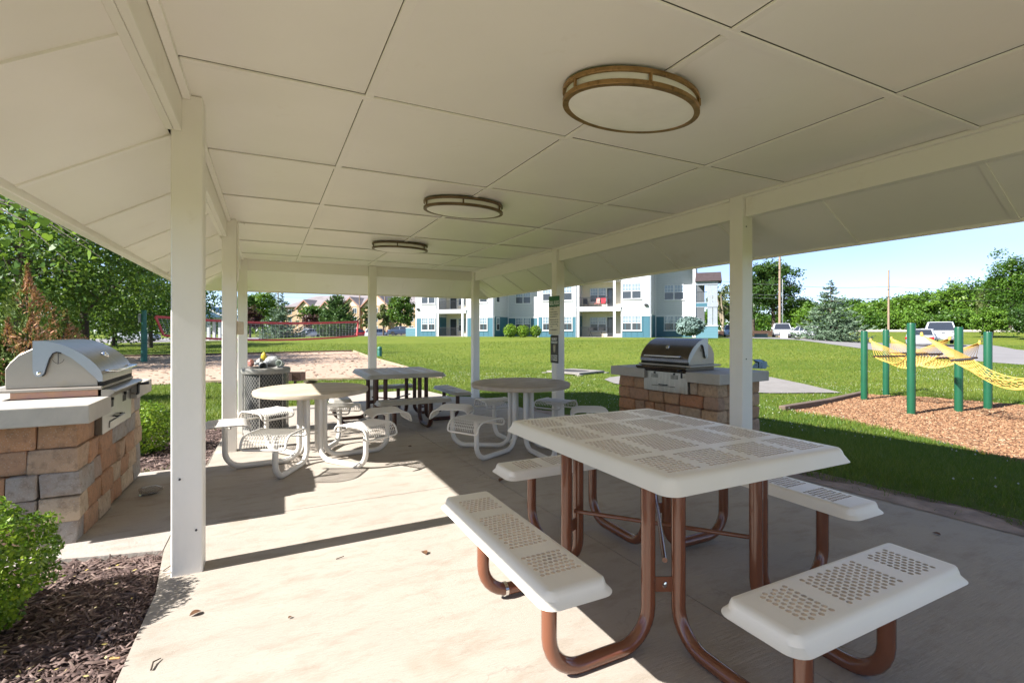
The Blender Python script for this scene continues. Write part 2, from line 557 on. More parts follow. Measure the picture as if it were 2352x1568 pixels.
def ground_sheet():
    rad = np.concatenate([[0.01], np.geomspace(0.5, 900, 190)])
    ang = np.linspace(-math.pi, math.pi, 400, endpoint=False)
    Rr, A = np.meshgrid(rad, ang, indexing='ij')
    X = np.sin(A + YAW) * Rr; Y = np.cos(A + YAW) * Rr
    Z = terrain(X, Y)
    drop = np.zeros_like(Z)
    for poly, q in ((SLAB, 0.12), (BED_L, 0.05), (BED_F, 0.05), (CHIP, 0.05), (SAND, 0.06)):
        drop = np.where(inpoly(X, Y, poly), q, drop)
    Z = Z - drop
    V = np.stack([X, Y, Z], -1).reshape(-1, 3)
    n, m = Rr.shape
    i = np.arange(n - 1)[:, None] * m; k = np.arange(m)[None, :]
    F = np.stack([i + k, i + (k + 1) % m, i + m + (k + 1) % m, i + m + k], -1).reshape(-1, 4)[:, ::-1]
    o = put(fast_mesh('ground', V, F, None, True), 'ground', lawn_mat)
    structure(o)
ground_sheet()

def sheet(name, poly, m, dz=0.0, fn=None, cell=0.35, thick=0.0, rim=0.0):
    fn = fn or (lambda x, y: float(terrain(x, y)))
    bm = bmesh.new()
    vs = [bm.verts.new((p[0], p[1], 0)) for p in poly]
    bm.faces.new(vs)
    bmesh.ops.triangulate(bm, faces=bm.faces)
    lo = [min(p[i] for p in poly) for i in (0, 1)]; hi = [max(p[i] for p in poly) for i in (0, 1)]
    for ax in (0, 1):
        k = lo[ax] + cell
        while k < hi[ax]:
            no = Vector((1, 0, 0)) if ax == 0 else Vector((0, 1, 0))
            bmesh.ops.bisect_plane(bm, geom=bm.verts[:] + bm.edges[:] + bm.faces[:], plane_co=no * k, plane_no=no)
            k += cell
    for v in bm.verts:
        v.co.z = fn(v.co.x, v.co.y) + dz
    if thick:
        r = bmesh.ops.extrude_face_region(bm, geom=bm.faces[:])
        for v in [g for g in r['geom'] if isinstance(g, bmesh.types.BMVert)]:
            v.co.z -= thick
    bmesh.ops.recalc_face_normals(bm, faces=bm.faces)
    me = bpy.data.meshes.new(name)
    bm.to_mesh(me); bm.free()
    if not thick:
        me.polygons.foreach_set('use_smooth', np.ones(len(me.polygons), bool))
        if len(me.polygons) and me.polygons[0].normal.z < 0:
            me.flip_normals()
    return structure(put(me, name, m))

sz = lambda x, y: slab_z(y)
# the patio is poured in bays: each slab of concrete is its own piece, with a sawn joint between
def bays():
    root = bpy.data.objects.new('patio', None); COL.objects.link(root); structure(root)
    def clip(poly, x0, x1, y0, y1):
        P = list(poly)
        for ax, lim, sg in ((0, x0, 1), (0, x1, -1), (1, y0, 1), (1, y1, -1)):
            out = []
            for i in range(len(P)):
                a, b = P[i - 1], P[i]
                ia, ib = sg * (a[ax] - lim) >= 0, sg * (b[ax] - lim) >= 0
                if ia != ib:
                    q = (lim - a[ax]) / (b[ax] - a[ax])
                    out.append((a[0] + q * (b[0] - a[0]), a[1] + q * (b[1] - a[1])))
                if ib:
                    out.append(b)
            P = out
            if len(P) < 3:
                return None
        return P
    for (x0, x1) in ((-0.56, 1.83), (1.836, 4.4)):
        for (y0, y1) in ((-4.1, 0.3), (0.306, 4.0), (4.006, 7.3), (7.306, 10.46), (10.466, 12.6)):
            P = clip(SLAB, x0, x1, y0, y1)
            if P:
                o = sheet('concrete_slab', P, slab_mat, 0, sz, 1.3, 0.12)
                o.parent = root; del o['kind']
    P = clip(SLAB, -3.0, -0.566, 3.5, 6.0)
    o = sheet('concrete_slab', P, walk_mat, 0, sz, 1.3, 0.12); o.parent = root; del o['kind']
bays()
sheet('path', PATH, path_mat, 0.03, None, 0.5)
sheet('mulch_bed', BED_L, mulch_mat, -0.035, None, 0.25)
sheet('mulch_bed', BED_F, mulch_mat, -0.035, None, 0.25)
sheet('wood_chip_bed', CHIP, chipbed_mat, -0.02, None, 0.4)
sheet('sand_court', SAND, sand_mat, -0.02, None, 0.8)
_r = random.Random(4)
DIRT = [(4.20, -3.5)] + [(4.43 + 0.05 * math.sin(k * 0.9) + 0.06 * math.sin(k * 0.37 + 1) + _r.uniform(-0.035, 0.035), -3.4 + 0.1 * k) for k in range(114)] + [(4.20, 8.0)]
sheet('dirt_strip', DIRT, dirt_mat, 0.004, None, 0.3)
ROAD = [tuple(p) for p in ((20, -6), (27.2, 8.2), (34.6, 18.6), (41.0, 27.0), (40, 34), (52, 42), (75, 28), (47.0, 15.0), (33.0, 5.2), (27, -9))]
sheet('road', ROAD, road_mat, 0.02, None, 1.2)
LOT = [(-25, 70), (8, 76), (22, 66), (30, 58), (60, 75), (50, 110), (-30, 92)]
sheet('parking_lot', LOT, road_mat, 0.02, None, 3)

# ------------------------------------------------------------------ PAVILION
PC = 2.598                                      # ceiling height over the first post
XL, XR = -0.41, 4.04                            # inner faces of the long beams
YF, YB = 9.97, -0.19
BX = [0.497, 1.775, 3.053]
BY = [1.4615 + 1.291 * j for j in range(-1, 7)]
EAVE_Z = EYE + 0.745
pav = thing('picnic_pavilion', (0, 0, 0), 'open cream painted picnic pavilion with panelled ceiling over concrete patio', 'pavilion')

POST_Y = [3.16, 6.47, 9.88]
post_w = 0.146
def post(x0, y0, zb, top):
    b = MB().span(0, post_w, 0, post_w, zb, top)
    o = b.obj('post', post_paint, pav, bevel=0.006)
    o.location = (x0, y0, 0)
    return o
for y in [-0.19] + POST_Y:
    post(-0.461, y, slab_z(y) - 0.01, PC - 0.002)
    post(4.0, y, slab_z(y) - 0.01, PC - 0.002)
post(1.80, 9.90, slab_z(9.9) - 0.01, PC - 0.002)
# double-ply beams
for (x0, x1) in ((XL - 0.036, XL), (XL - 0.074, XL - 0.038), (XR, XR + 0.036), (XR + 0.038, XR + 0.074)):
    ys = [-0.19, 3.16, 6.47, 9.88]
    for i in range(len(ys) - 1):
        a = ys[i] + post_w + 0.002
        MB().span(x0, x1, a, ys[i + 1] - 0.002, EYE + 1.071, PC + 0.02).obj('beam', paint, pav, bevel=0.003)
for (y0, y1) in ((YF, YF + 0.036), (YF + 0.038, YF + 0.074)):
    for (x0, x1) in ((XL - 0.0, 1.798), (1.948, XR + 0.0)):
        MB().span(x0 + 0.002, x1 - 0.002, y0, y1, EYE + 1.071, PC + 0.02).obj('beam', paint, pav, bevel=0.003)
MB().span(XL, XR, YB - 0.074, YB, EYE + 1.071, PC + 0.02).obj('beam', paint, pav)
# ceiling panels and the battens over their joints
xs = [XL + 0.004] + BX + [XR - 0.004]
ys = [YB] + BY + [YF - 0.004]
for i in range(len(xs) - 1):
    for j in range(len(ys) - 1):
        x0 = xs[i] + (0.018 if i else 0); x1 = xs[i + 1] - (0.0245 if i < 3 else 0)
        y0 = ys[j] + (0.018 if j else 0); y1 = ys[j + 1] - (0.0245 if j < len(ys) - 2 else 0)
        o = MB().span(-(x1 - x0) / 2, (x1 - x0) / 2, -(y1 - y0) / 2, (y1 - y0) / 2, 0, 0.012).obj('ceiling_panel', paint, pav)
        o.location = ((x0 + x1) / 2, (y0 + y1) / 2, PC + random.uniform(-0.0008, 0.0008))
        o.rotation_euler = (random.uniform(-1, 1) * 0.0012, random.uniform(-1, 1) * 0.0012, 0)
for x in BX:
    for j in range(len(ys) - 1):
        MB().span(x - 0.022, x + 0.022, ys[j] + (0.023 if j else 0), ys[j + 1] - 0.023, PC - 0.013, PC - 0.001).obj('batten', paint, pav, bevel=0.002)
for y in BY:
    MB().span(XL + 0.045, XR - 0.045, y - 0.022, y + 0.022, PC - 0.0135, PC - 0.0013).obj('batten', paint, pav, bevel=0.002)
for (x0, x1) in ((XL + 0.003, XL + 0.042), (XR - 0.042, XR - 0.003)):
    for i in range(3):
        a = [-0.19 + post_w, 3.16 + post_w, 6.47 + post_w][i]
        MB().span(x0, x1, a + 0.002, [3.16, 6.47, 9.87][i] - 0.002, PC - 0.030, PC - 0.003).obj('trim_strip', paint, pav, bevel=0.002)
# sloping soffits: panels with battens, and the fascia
OL, OR_, OF = XL - 0.074, XR + 0.074, YF + 0.074
EL, ER, EF = -1.124, 4.64, 10.56
ZT, ZE = EYE + 1.092, EYE + 0.722
ZER = EYE + 0.775
def slope_panel(P, nm='soffit_panel', th=0.012):
    P = [Vector(p) for p in P]
    n = (P[1] - P[0]).cross(P[2] - P[0]).normalized()
    if n.z < 0: n = -n
    m = len(P)
    vs = P + [p + n * th for p in P]
    fs = [tuple(range(m)), tuple(range(m, 2 * m))] + [(k, (k + 1) % m, m + (k + 1) % m, m + k) for k in range(m)]
    MB().add(vs, fs).obj(nm, paint, pav)
SY = [2.27 + 1.035 * k for k in range(-3, 9)]
for k in range(len(SY) - 1):
    y0, y1 = SY[k] + 0.002, SY[k + 1] - 0.006
    if y1 > 9.9:
        y1 = 10.02
    if y0 > 10: continue
    slope_panel([(OL, y0, ZT), (EL, y0, ZE), (EL, y1, ZE), (OL, y1, ZT)])
    slope_panel([(OR_, y0 + 0.244, ZT), (ER, y0 + 0.244, ZER), (ER, y1 + 0.244, ZER), (OR_, y1 + 0.244, ZT)])
    for (xo, xe, ze, sh) in ((OL, EL, ZE, 0), (OR_, ER, ZER, 0.244)):
        y = SY[k] + sh
        d = Vector((xe - xo, 0, ze - ZT))
        n = Vector((d.z, 0, -d.x)).normalized()
        if n.z > 0: n = -n
        a, b = Vector((xo, y, ZT)), Vector((xe, y, ze))
        w = Vector((0, 0.020, 0))
        off = n * 0.010
        vs = [a - w, a + w, b + w, b - w, a - w + off, a + w + off, b + w + off, b - w + off]
        MB().add(vs, [(0, 1, 2, 3), (4, 5, 6, 7), (0, 1, 5, 4), (1, 2, 6, 5), (2, 3, 7, 6), (3, 0, 4, 7)]).obj('soffit_batten', paint, pav)
fx = [OL, 0.50, 1.54, 2.58, 3.62, OR_]
for k in range(5):
    slope_panel([(fx[k] + 0.003, OF, ZT), (fx[k] + 0.003, EF, ZER - 0.02), (fx[k + 1] - 0.003, EF, ZER - 0.02), (fx[k + 1] - 0.003, OF, ZT)])
    if k:
        MB().add([(fx[k] - 0.018, OF, ZT - 0.012), (fx[k] + 0.018, OF, ZT - 0.012), (fx[k] + 0.018, EF, ZER - 0.032), (fx[k] - 0.018, EF, ZER - 0.032), (fx[k] - 0.018, OF, ZT - 0.002), (fx[k] + 0.018, OF, ZT - 0.002), (fx[k] + 0.018, EF, ZER - 0.022), (fx[k] - 0.018, EF, ZER - 0.022)], [(0, 1, 2, 3), (4, 5, 6, 7), (0, 1, 5, 4), (1, 2, 6, 5), (2, 3, 7, 6), (3, 0, 4, 7)]).obj('soffit_batten', paint, pav)
slope_panel([(OL, 10.024, ZT), (OL, EF, ZER - 0.02), (EL, EF, ZE - 0.001), (EL, 10.024, ZE)])
slope_panel([(OR_, 10.28, ZT), (ER, 10.28, ZER), (ER, EF, ZER - 0.001), (OR_, EF, ZER - 0.02)])
slope_panel([(OL, YB - 0.08, ZT), (EL, YB - 0.66, ZE), (ER, YB - 0.66, ZER), (OR_, YB - 0.08, ZT)])
MB().span(EL - 0.075, EL - 0.006, YB - 0.70, EF + 0.03, ZE - 0.042, ZE + 0.10).obj('fascia', paint, pav, bevel=0.004)
MB().span(ER + 0.004, ER + 0.036, YB - 0.70, EF + 0.03, ZER - 0.026, ZER + 0.10).obj('fascia', paint, pav, bevel=0.004)
MB().span(EL - 0.004, ER + 0.002, EF + 0.004, EF + 0.035, ZER - 0.045, ZER + 0.08).obj('fascia', paint, pav, bevel=0.004)
MB().span(EL, ER, YB - 0.70, YB - 0.665, ZER - 0.05, ZER + 0.08).obj('fascia', paint, pav)
# hipped roof deck
xa, xb, ya, yb = EL - 0.085, ER + 0.05, YB - 0.72, EF + 0.045
zr, z1, z2 = EYE + 3.1, ZE + 0.106, ZER + 0.106
xm = (xa + xb) / 2
vs = [(xa, ya, z1), (xb, ya, z2), (xb, yb, z2), (xa, yb, z1), (xm, ya + 2.6, zr), (xm, yb - 2.6, zr)]
MB().add(vs, [(0, 1, 4), (1, 2, 5, 4), (2, 3, 5), (3, 0, 4, 5)]).obj('roof', shingle, pav)
# conduit and junction box on the second left post
b = MB().tube([(-0.301, 6.50, 1.96 - 0.07), (-0.301, 6.50, PC - 0.04)], 0.012, 8)
b.tube([(-0.301, 6.50, PC - 0.06), (-0.301, 6.53, PC - 0.025), (-0.24, 6.6, PC - 0.02)], 0.012, 8)
b.obj('conduit', paint, pav, sm=40)
MB().span(-0.313, -0.245, 6.485, 6.60, 1.27, 1.42).obj('junction_box', mk('beige_box', (0.62, 0.52, 0.38), 0.5), pav, bevel=0.006)
for (x, y, z) in ((-0.345, 3.157, 0.235), (-0.42, 3.157, 0.52), (4.05, 3.157, 1.05), (4.09, 3.157, 2.42), (4.05, 3.157, 2.3)):
    MB().lathe([(0.006, 0), (0.006, 0.004), (0.0, 0.005)], 8).obj('screw_head', black_metal, pav).matrix_local = Matrix.Translation((x, y, z)) @ Matrix.Rotation(R(90), 4, 'X')

# ceiling lights
def ceiling_light(y, label, mb=bronze):
    t = thing('ceiling_light', (1.762, y, PC - 0.0145), label, 'ceiling light', 0, 'oval lights along the pavilion ceiling')
    sx, sy = 0.41, 0.27
    def ring(z0, z1, wo, wi, m, nm):
        n = 56
        vs, fs = [], []
        for z in (z0, z1):
            for w in (wo, wi):
                for k in range(n):
                    a = 2 * math.pi * k / n
                    vs.append(((sx + w) * math.cos(a), (sy + w) * math.sin(a), z))
        def i(z, w, k): return (z * 2 + w) * n + k % n
        for k in range(n):
            fs += [(i(0, 0, k), i(0, 0, k + 1), i(1, 0, k + 1), i(1, 0, k)), (i(0, 1, k), i(1, 1, k), i(1, 1, k + 1), i(0, 1, k + 1)), (i(0, 0, k), i(0, 1, k), i(0, 1, k + 1), i(0, 0, k + 1)), (i(1, 0, k), i(1, 0, k + 1), i(1, 1, k + 1), i(1, 1, k))]
        MB().add(vs, fs).obj(nm, m, t, sm=40, bevel=0.002)
    ring(-0.022, 0.0, 0.0, -0.03, mb, 'mounting_ring')
    ring(-0.084, -0.060, 0.0, -0.032, mb, 'lower_ring')
    def bowl(z, k): return [((sx - 0.012) * k, z)]
    n = 56
    prof = [(0.985, 0.0), (0.985, -0.075), (0.93, -0.083), (0.8, -0.092), (0.5, -0.100), (0.0, -0.103)]
    vs, fs = [], []
    for (k, z) in prof:
        for q in range(n):
            a = 2 * math.pi * q / n
            vs.append(((sx - 0.012) * k * math.cos(a), (sy - 0.012) * k * math.sin(a), z))
    for r in range(len(prof) - 1):
        for q in range(n):
            fs.append((r * n + q, r * n + (q + 1) % n, (r + 1) * n + (q + 1) % n, (r + 1) * n + q))
    MB().add(vs, fs).obj('diffuser', diffuser, t, sm=60)
    for a in (25, 80, 130, 190, 255, 320):
        a = R(a)
        MB().box(((sx - 0.004) * math.cos(a), (sy - 0.004) * math.sin(a), -0.041), (0.012, 0.012, 0.04)).obj('ring_spacer', mb, t)
ceiling_light(2.075, 'oval bronze rimmed ceiling light nearest the camera, above the big cream table')
ceiling_light(4.60, 'oval bronze rimmed ceiling light second along the ceiling, between the two others', mk('aged_bronze_trim', (0.22, 0.15, 0.09), 0.45, metal=0.6, var=0.2))
ceiling_light(7.22, 'small looking oval ceiling light at the far end of pavilion', mk('dull_bronze_trim', (0.20, 0.15, 0.10), 0.45, metal=0.6, var=0.2))

# signs on the second right-hand post
def text(body, size, m, parent, loc, name='lettering', align='CENTER', sx=1.0, bold=0.0):
    cu = bpy.data.curves.new(name, 'FONT')
    cu.body = body; cu.size = size; cu.align_x = align
    cu.extrude = 0.0006; cu.offset = bold
    cu.resolution_u = 2
    cu.materials.append(m)
    tmp = bpy.data.objects.new(name, cu)
    COL.objects.link(tmp)
    bpy.context.view_layer.update()
    me = bpy.data.meshes.new_from_object(tmp.evaluated_get(bpy.context.evaluated_depsgraph_get()))
    bpy.data.objects.remove(tmp)
    me.materials.clear()
    o = put(me, name, m, parent)
    o.location = loc
    o.scale = (sx, 1, 1)
    return o
white_print = mk('white_print', (0.82, 0.82, 0.78), 0.5, var=0.01)
green_print = mk('green_print', (0.01, 0.14, 0.05), 0.4, var=0.05)
grey_print = mk('faded_print', (0.17, 0.165, 0.12), 0.6)
sign_face = mk('faded_sign_face', (0.80, 0.75, 0.60), 0.45, var=0.08, vs=5)
black_sign = mk('black_sign_face', (0.035, 0.033, 0.033), 0.45)
gold_print = mk('badge_gold', (0.35, 0.30, 0.20), 0.5, metal=0.2)
def sign_frame(y, z, x=3.993):     # local x along -Y, local y up, local z toward -X (reader's side)
    M = Matrix(((0, 0, -1, x), (-1, 0, 0, y), (0, 1, 0, z), (0, 0, 0, 1)))
    return M
def rrect(w, h, r, n=4):
    out = []
    for cx, cy, a0 in ((w / 2 - r, h / 2 - r, 0), (-w / 2 + r, h / 2 - r, 90), (-w / 2 + r, -h / 2 + r, 180), (w / 2 - r, -h / 2 + r, 270)):
        for k in range(n + 1):
            a = R(a0 + 90 * k / n)
            out.append((cx + r * math.cos(a), cy + r * math.sin(a)))
    return out
ident = lambda a, b, w: (a, b, w)
yc = 6.47 + 0.073
t = thing('grill_rules_sign', (0, 0, 0), 'cream sign with green GRILL RULES heading, upper sign on the post', 'sign')
t.matrix_local = sign_frame(yc - 0.015, 1.555)
WS, HS = 0.325, 0.60
MB().prism(rrect(WS, HS, 0.02), -0.003, 0.0, ident).obj('sign_plate', sign_face, t)
hp = [p for p in rrect(WS - 0.008, HS - 0.008, 0.018) if p[1] > 0] + [(-WS / 2 + 0.004, HS / 2 - 0.165), (WS / 2 - 0.004, HS / 2 - 0.165)]
MB().prism(hp, 0.0, 0.0008, ident).obj('green_header', green_print, t)
text('GRILL RULES', 0.088, white_print, t, (0, HS / 2 - 0.137, 0.001), sx=0.56, bold=0.0012)
# the rules themselves are too faded to read: rows of worn strokes
rows = [(0.205, -0.135, 0.085), (0.17, -0.12, -0.02), (0.125, -0.135, 0.09), (0.09, -0.125, 0.105), (0.055, -0.12, 0.07), (0.005, -0.135, 0.115), (-0.03, -0.12, 0.115), (-0.065, -0.12, 0.10), (-0.10, -0.12, -0.05), (-0.15, -0.135, 0.09)]
for (yy, a, b_) in rows:
    x = a
    bb = MB()
    while x < b_:
        w = random.uniform(0.006, 0.013)
        bb.span(x, x + w, yy - 0.075 - 0.007, yy - 0.075 + 0.007 + random.uniform(-0.003, 0.002), 0.0, 0.0007)
        x += w + random.choice((0.003, 0.003, 0.003, 0.009))
    stuff(bb.obj('worn_print_row', grey_print, t))
for (xx, yy) in ((0.115, -0.11), (0.105, -0.165), (0.0, -0.225), (0.0, 0.27)):
    MB().lathe([(0.007, 0), (0.007, 0.003), (0, 0.004)], 8, (xx, yy, 0)).obj('bolt_head', slot_black, t)
t2 = thing('patrol_sign', (0, 0, 0), 'black property patrol sign with badge, below the grill rules sign', 'sign')
t2.matrix_local = sign_frame(yc - 0.02, 1.03)
WP, HP = 0.235, 0.43
MB().prism(rrect(WP, HP, 0.008), -0.003, 0.0, ident).obj('sign_plate', black_sign, t2)
text('PROPERTY', 0.056, white_print, t2, (0, 0.135, 0.0006), sx=0.62, bold=0.001)
text('PATROLLED BY', 0.052, white_print, t2, (0, 0.088, 0.0006), sx=0.52, bold=0.001)
text('NO SOLICITING', 0.034, white_print, t2, (0, -0.115, 0.0006), sx=0.72, bold=0.0006)
text('NO LOITERING', 0.034, white_print, t2, (0, -0.147, 0.0006), sx=0.76, bold=0.0006)
text('NO TRESPASSING', 0.034, white_print, t2, (0, -0.179, 0.0006), sx=0.66, bold=0.0006)
shield = [(0, 0.066), (0.018, 0.058), (0.036, 0.062), (0.04, 0.03), (0.034, -0.02), (0.022, -0.06), (-0.022, -0.06), (-0.034, -0.02), (-0.04, 0.03), (-0.036, 0.062), (-0.018, 0.058)]
MB().prism([(a, b + 0.01) for a, b in shield], 0, 0.0008, ident).obj('badge', gold_print, t2)
MB().prism([(a * 0.55, b * 0.6 + 0.012) for a, b in shield], 0.0008, 0.0014, ident).obj('badge_centre', mk('badge_pale', (0.55, 0.5, 0.38), 0.5), t2)
MB().lathe([(0.006, 0.0014), (0.006, 0.002), (0, 0.002)], 8, (0, 0.0, 0)).obj('badge_star', black_sign, t2)

# ------------------------------------------------------------------ TABLES
def hole_tiles(b, x0, x1, y0, y1, px, py, rr, z, depth):
    nx, ny = max(2, round((x1 - x0) / px)), max(2, round((y1 - y0) / py))
    cx, cy = (x1 - x0) / nx, (y1 - y0) / ny
    def solid(a, c, d, e):
        b.quad((a, d, z), (c, d, z), (c, e, z), (a, e, z))
    for j in range(ny):
        ya, yb = y0 + j * cy, y0 + (j + 1) * cy
        odd = j % 2
        n = nx - odd
        off = x0 + odd * cx / 2
        if odd:
            solid(x0, x0 + cx / 2, ya, yb); solid(x1 - cx / 2, x1, ya, yb)
        for i in range(n):
            a, c = off + i * cx, off + (i + 1) * cx
            mxx, myy = (a + c) / 2, (ya + yb) / 2
            outer = [(c, myy), (c, yb), (mxx, yb), (a, yb), (a, myy), (a, ya), (mxx, ya), (c, ya)]
            inner = [(mxx + rr * math.cos(R(45 * k)), myy + rr * math.sin(R(45 * k))) for k in range(8)]
            vs = [(p[0], p[1], z) for p in outer] + [(p[0], p[1], z) for p in inner] + [(p[0] * 0.9 + mxx * 0.1, p[1] * 0.9 + myy * 0.1, z - depth) for p in inner]
            fs = []
            fo = len(b.f)
            for k in range(8):
                k2 = (k + 1) % 8
                fs.append((k, k2, 8 + k2, 8 + k)); fs.append((8 + k, 8 + k2, 16 + k2, 16 + k))
            b.add(vs, fs)
            b.stain += list(range(fo + 1, fo + 16, 2))  # hole walls, which take the painted-in shade tone

def perforated_top(w, l, gx, gy, z, lip, px, py, rr, edge):
    # w along x, l along y; gx, gy: lists of (start, end) of perforated fields
    b = MB(); b.stain = []
    ix, iy = w / 2 - edge, l / 2 - edge
    xs_ = sorted({-ix, ix} | {q for g in gx for q in g}); ys_ = sorted({-iy, iy} | {q for g in gy for q in g})
    for i in range(len(xs_) - 1):
        for j in range(len(ys_) - 1):
            if (xs_[i], xs_[i + 1]) in gx and (ys_[j], ys_[j + 1]) in gy:
                hole_tiles(b, xs_[i], xs_[i + 1], ys_[j], ys_[j + 1], px, py, rr, z, 0.010)
            else:
                b.quad((xs_[i], ys_[j], z), (xs_[i + 1], ys_[j], z), (xs_[i + 1], ys_[j + 1], z), (xs_[i], ys_[j + 1], z))
    n = 6
    def loop(inset, r, zz):
        out = []
        hx, hy = w / 2 - inset, l / 2 - inset
        for sx, sy, a0 in ((1, 1, 0), (-1, 1, 90), (-1, -1, 180), (1, -1, 270)):
            for k in range(n + 1):
                a = R(a0 + 90 * k / n)
                out.append((sx * (hx - r) + r * math.cos(a), sy * (hy - r) + r * math.sin(a), zz))
        return out
    e = edge
    loops = [loop(e, 0.0, z), loop(e * 0.62, 0.012, z - 0.001), loop(e * 0.40, 0.03, z - 0.006), loop(e * 0.24, 0.042, z - 0.016), loop(e * 0.12, 0.048, z - 0.03), loop(-0.012, 0.055, z - lip), loop(-0.004, 0.05, z - lip - 0.003), loop(e * 0.16, 0.045, z - lip + 0.012), loop(e * 0.9, 0.02, z - 0.012)]
    m = len(loops[0])
    vs = [p for lp in loops for p in lp]
    fs = []
    for r_ in range(len(loops) - 1):
        for k in range(m):
            fs.append((r_ * m + k, r_ * m + (k + 1) % m, (r_ + 1) * m + (k + 1) % m, (r_ + 1) * m + k))
    b.add(vs, fs)
    return b

def field(half, n, gap, margin, first=1.0):
    # n fields across, the outer ones narrower by the factor first
    tot = 2 * (half - margin) - gap * (n - 1)
    unit = tot / (n - 2 + 2 * first)
    out, p = [], -(half - margin)
    for k in range(n):
        wd = unit * (first if k in (0, n - 1) else 1)
        out.append((p, p + wd)); p += wd + gap
    return out

TW, TL = 1.05, 1.27
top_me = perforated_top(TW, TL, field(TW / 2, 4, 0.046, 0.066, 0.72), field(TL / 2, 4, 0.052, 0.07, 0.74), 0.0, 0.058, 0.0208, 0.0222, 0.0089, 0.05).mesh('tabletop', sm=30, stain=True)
def bench_mesh(length):
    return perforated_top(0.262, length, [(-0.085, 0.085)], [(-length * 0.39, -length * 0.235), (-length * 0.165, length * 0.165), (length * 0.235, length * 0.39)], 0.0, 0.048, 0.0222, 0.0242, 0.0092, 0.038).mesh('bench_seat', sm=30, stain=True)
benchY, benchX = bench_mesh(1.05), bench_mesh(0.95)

TONE = {}
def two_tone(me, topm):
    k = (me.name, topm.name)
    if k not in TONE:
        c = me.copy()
        c.materials.append(topm); c.materials.append(hole_shade)
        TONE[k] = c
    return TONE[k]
def square_table(loc, label, topm, legm, sc=1.0, darker=None):
    t = thing('picnic_table', loc, label, 'picnic table', 0, 'square picnic tables')
    t.scale = (sc, sc, 1)
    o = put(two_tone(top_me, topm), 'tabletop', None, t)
    o.location = (0.016, 0.04, 0.78)
    MB().lathe([(0.024, 0), (0.022, 0.0025), (0.0, 0.003)], 18, (0, 0, 0.001)).obj('centre_cap', topm, o)
    for (me, x, y, rz) in ((benchY, -0.815, 0.012, 0), (benchY, 0.835, 0.012, 0), (benchX, 0.02, -0.88, 90), (benchX, 0.02, 0.87, 90)):
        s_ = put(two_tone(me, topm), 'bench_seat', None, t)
        s_.location = (x, y, 0.452); s_.rotation_euler = (0, 0, R(rz))
    r = 0.029
    for sx in (-1, 1):
        for sy in (-1, 1):
            P = fillet([(sx * 0.345, sy * 0.305, 0.745), (sx * 0.345, sy * 0.305, 0.034), (sx * 0.815, sy * 0.305, 0.034), (sx * 0.815, sy * 0.305, 0.425)], 0.14, 7)
            MB().tube(P, r, 12).obj('leg', legm, t, sm=50)
            P = fillet([(sx * 0.235, sy * 0.36, 0.745), (sx * 0.235, sy * 0.36, 0.034), (sx * 0.235, sy * 0.88, 0.034), (sx * 0.235, sy * 0.88, 0.425)], 0.14, 7)
            MB().tube(P, r, 12).obj('leg', legm, t, sm=50)
            q = MB().box((sx * 0.29, sy * 0.335, 0.26), (0.075, 0.006, 0.06), Matrix.Rotation(math.atan2(sy * 0.055, -sx * 0.11), 3, 'Z'))
            q.obj('leg_plate', legm, t)
            MB().lathe([(0.012, 0), (0.012, 0.006), (0.006, 0.008), (0, 0.008)], 10).obj('bolt', chrome, t).matrix_local = Matrix.Translation((sx * 0.29, sy * 0.335 - 0.004 * (1 if sy < 0 else -1), 0.26)) @ Matrix.Rotation(R(90 if sy < 0 else -90), 4, 'X')
    for s_ in (-1, 1):
        MB().tube([(-0.28, -s_ * 0.33, 0.345 + 0.008 * s_), (0.28, s_ * 0.33, 0.345 + 0.008 * s_)], 0.011, 8).obj('cross_brace', legm, t, sm=50)
    for s_ in (-1, 1):
        MB().box((0, s_ * 0.335, 0.74), (0.9, 0.04, 0.03)).obj('top_rail', legm, t)
    return t
tb = square_table((1.735, 1.845, slab_z(1.845)), 'large square cream picnic table with brown pipe legs in the foreground', cream_top, brown_pipe)
# galvanised strap round one leg
MB().lathe([(0.033, -0.008), (0.0335, -0.008), (0.0335, 0.008), (0.033, 0.008)], 14).obj('pipe_strap', chrome, tb, sm=40).matrix_local = Matrix.Translation((-0.70, 0.305, 0.036)) @ Matrix.Rotation(R(90), 4, 'Y')
square_table((1.83, 7.74, slab_z(7.74) + 0.005), 'weathered grey square picnic table at the far end of patio', grey_top, old_brown, 1.10)

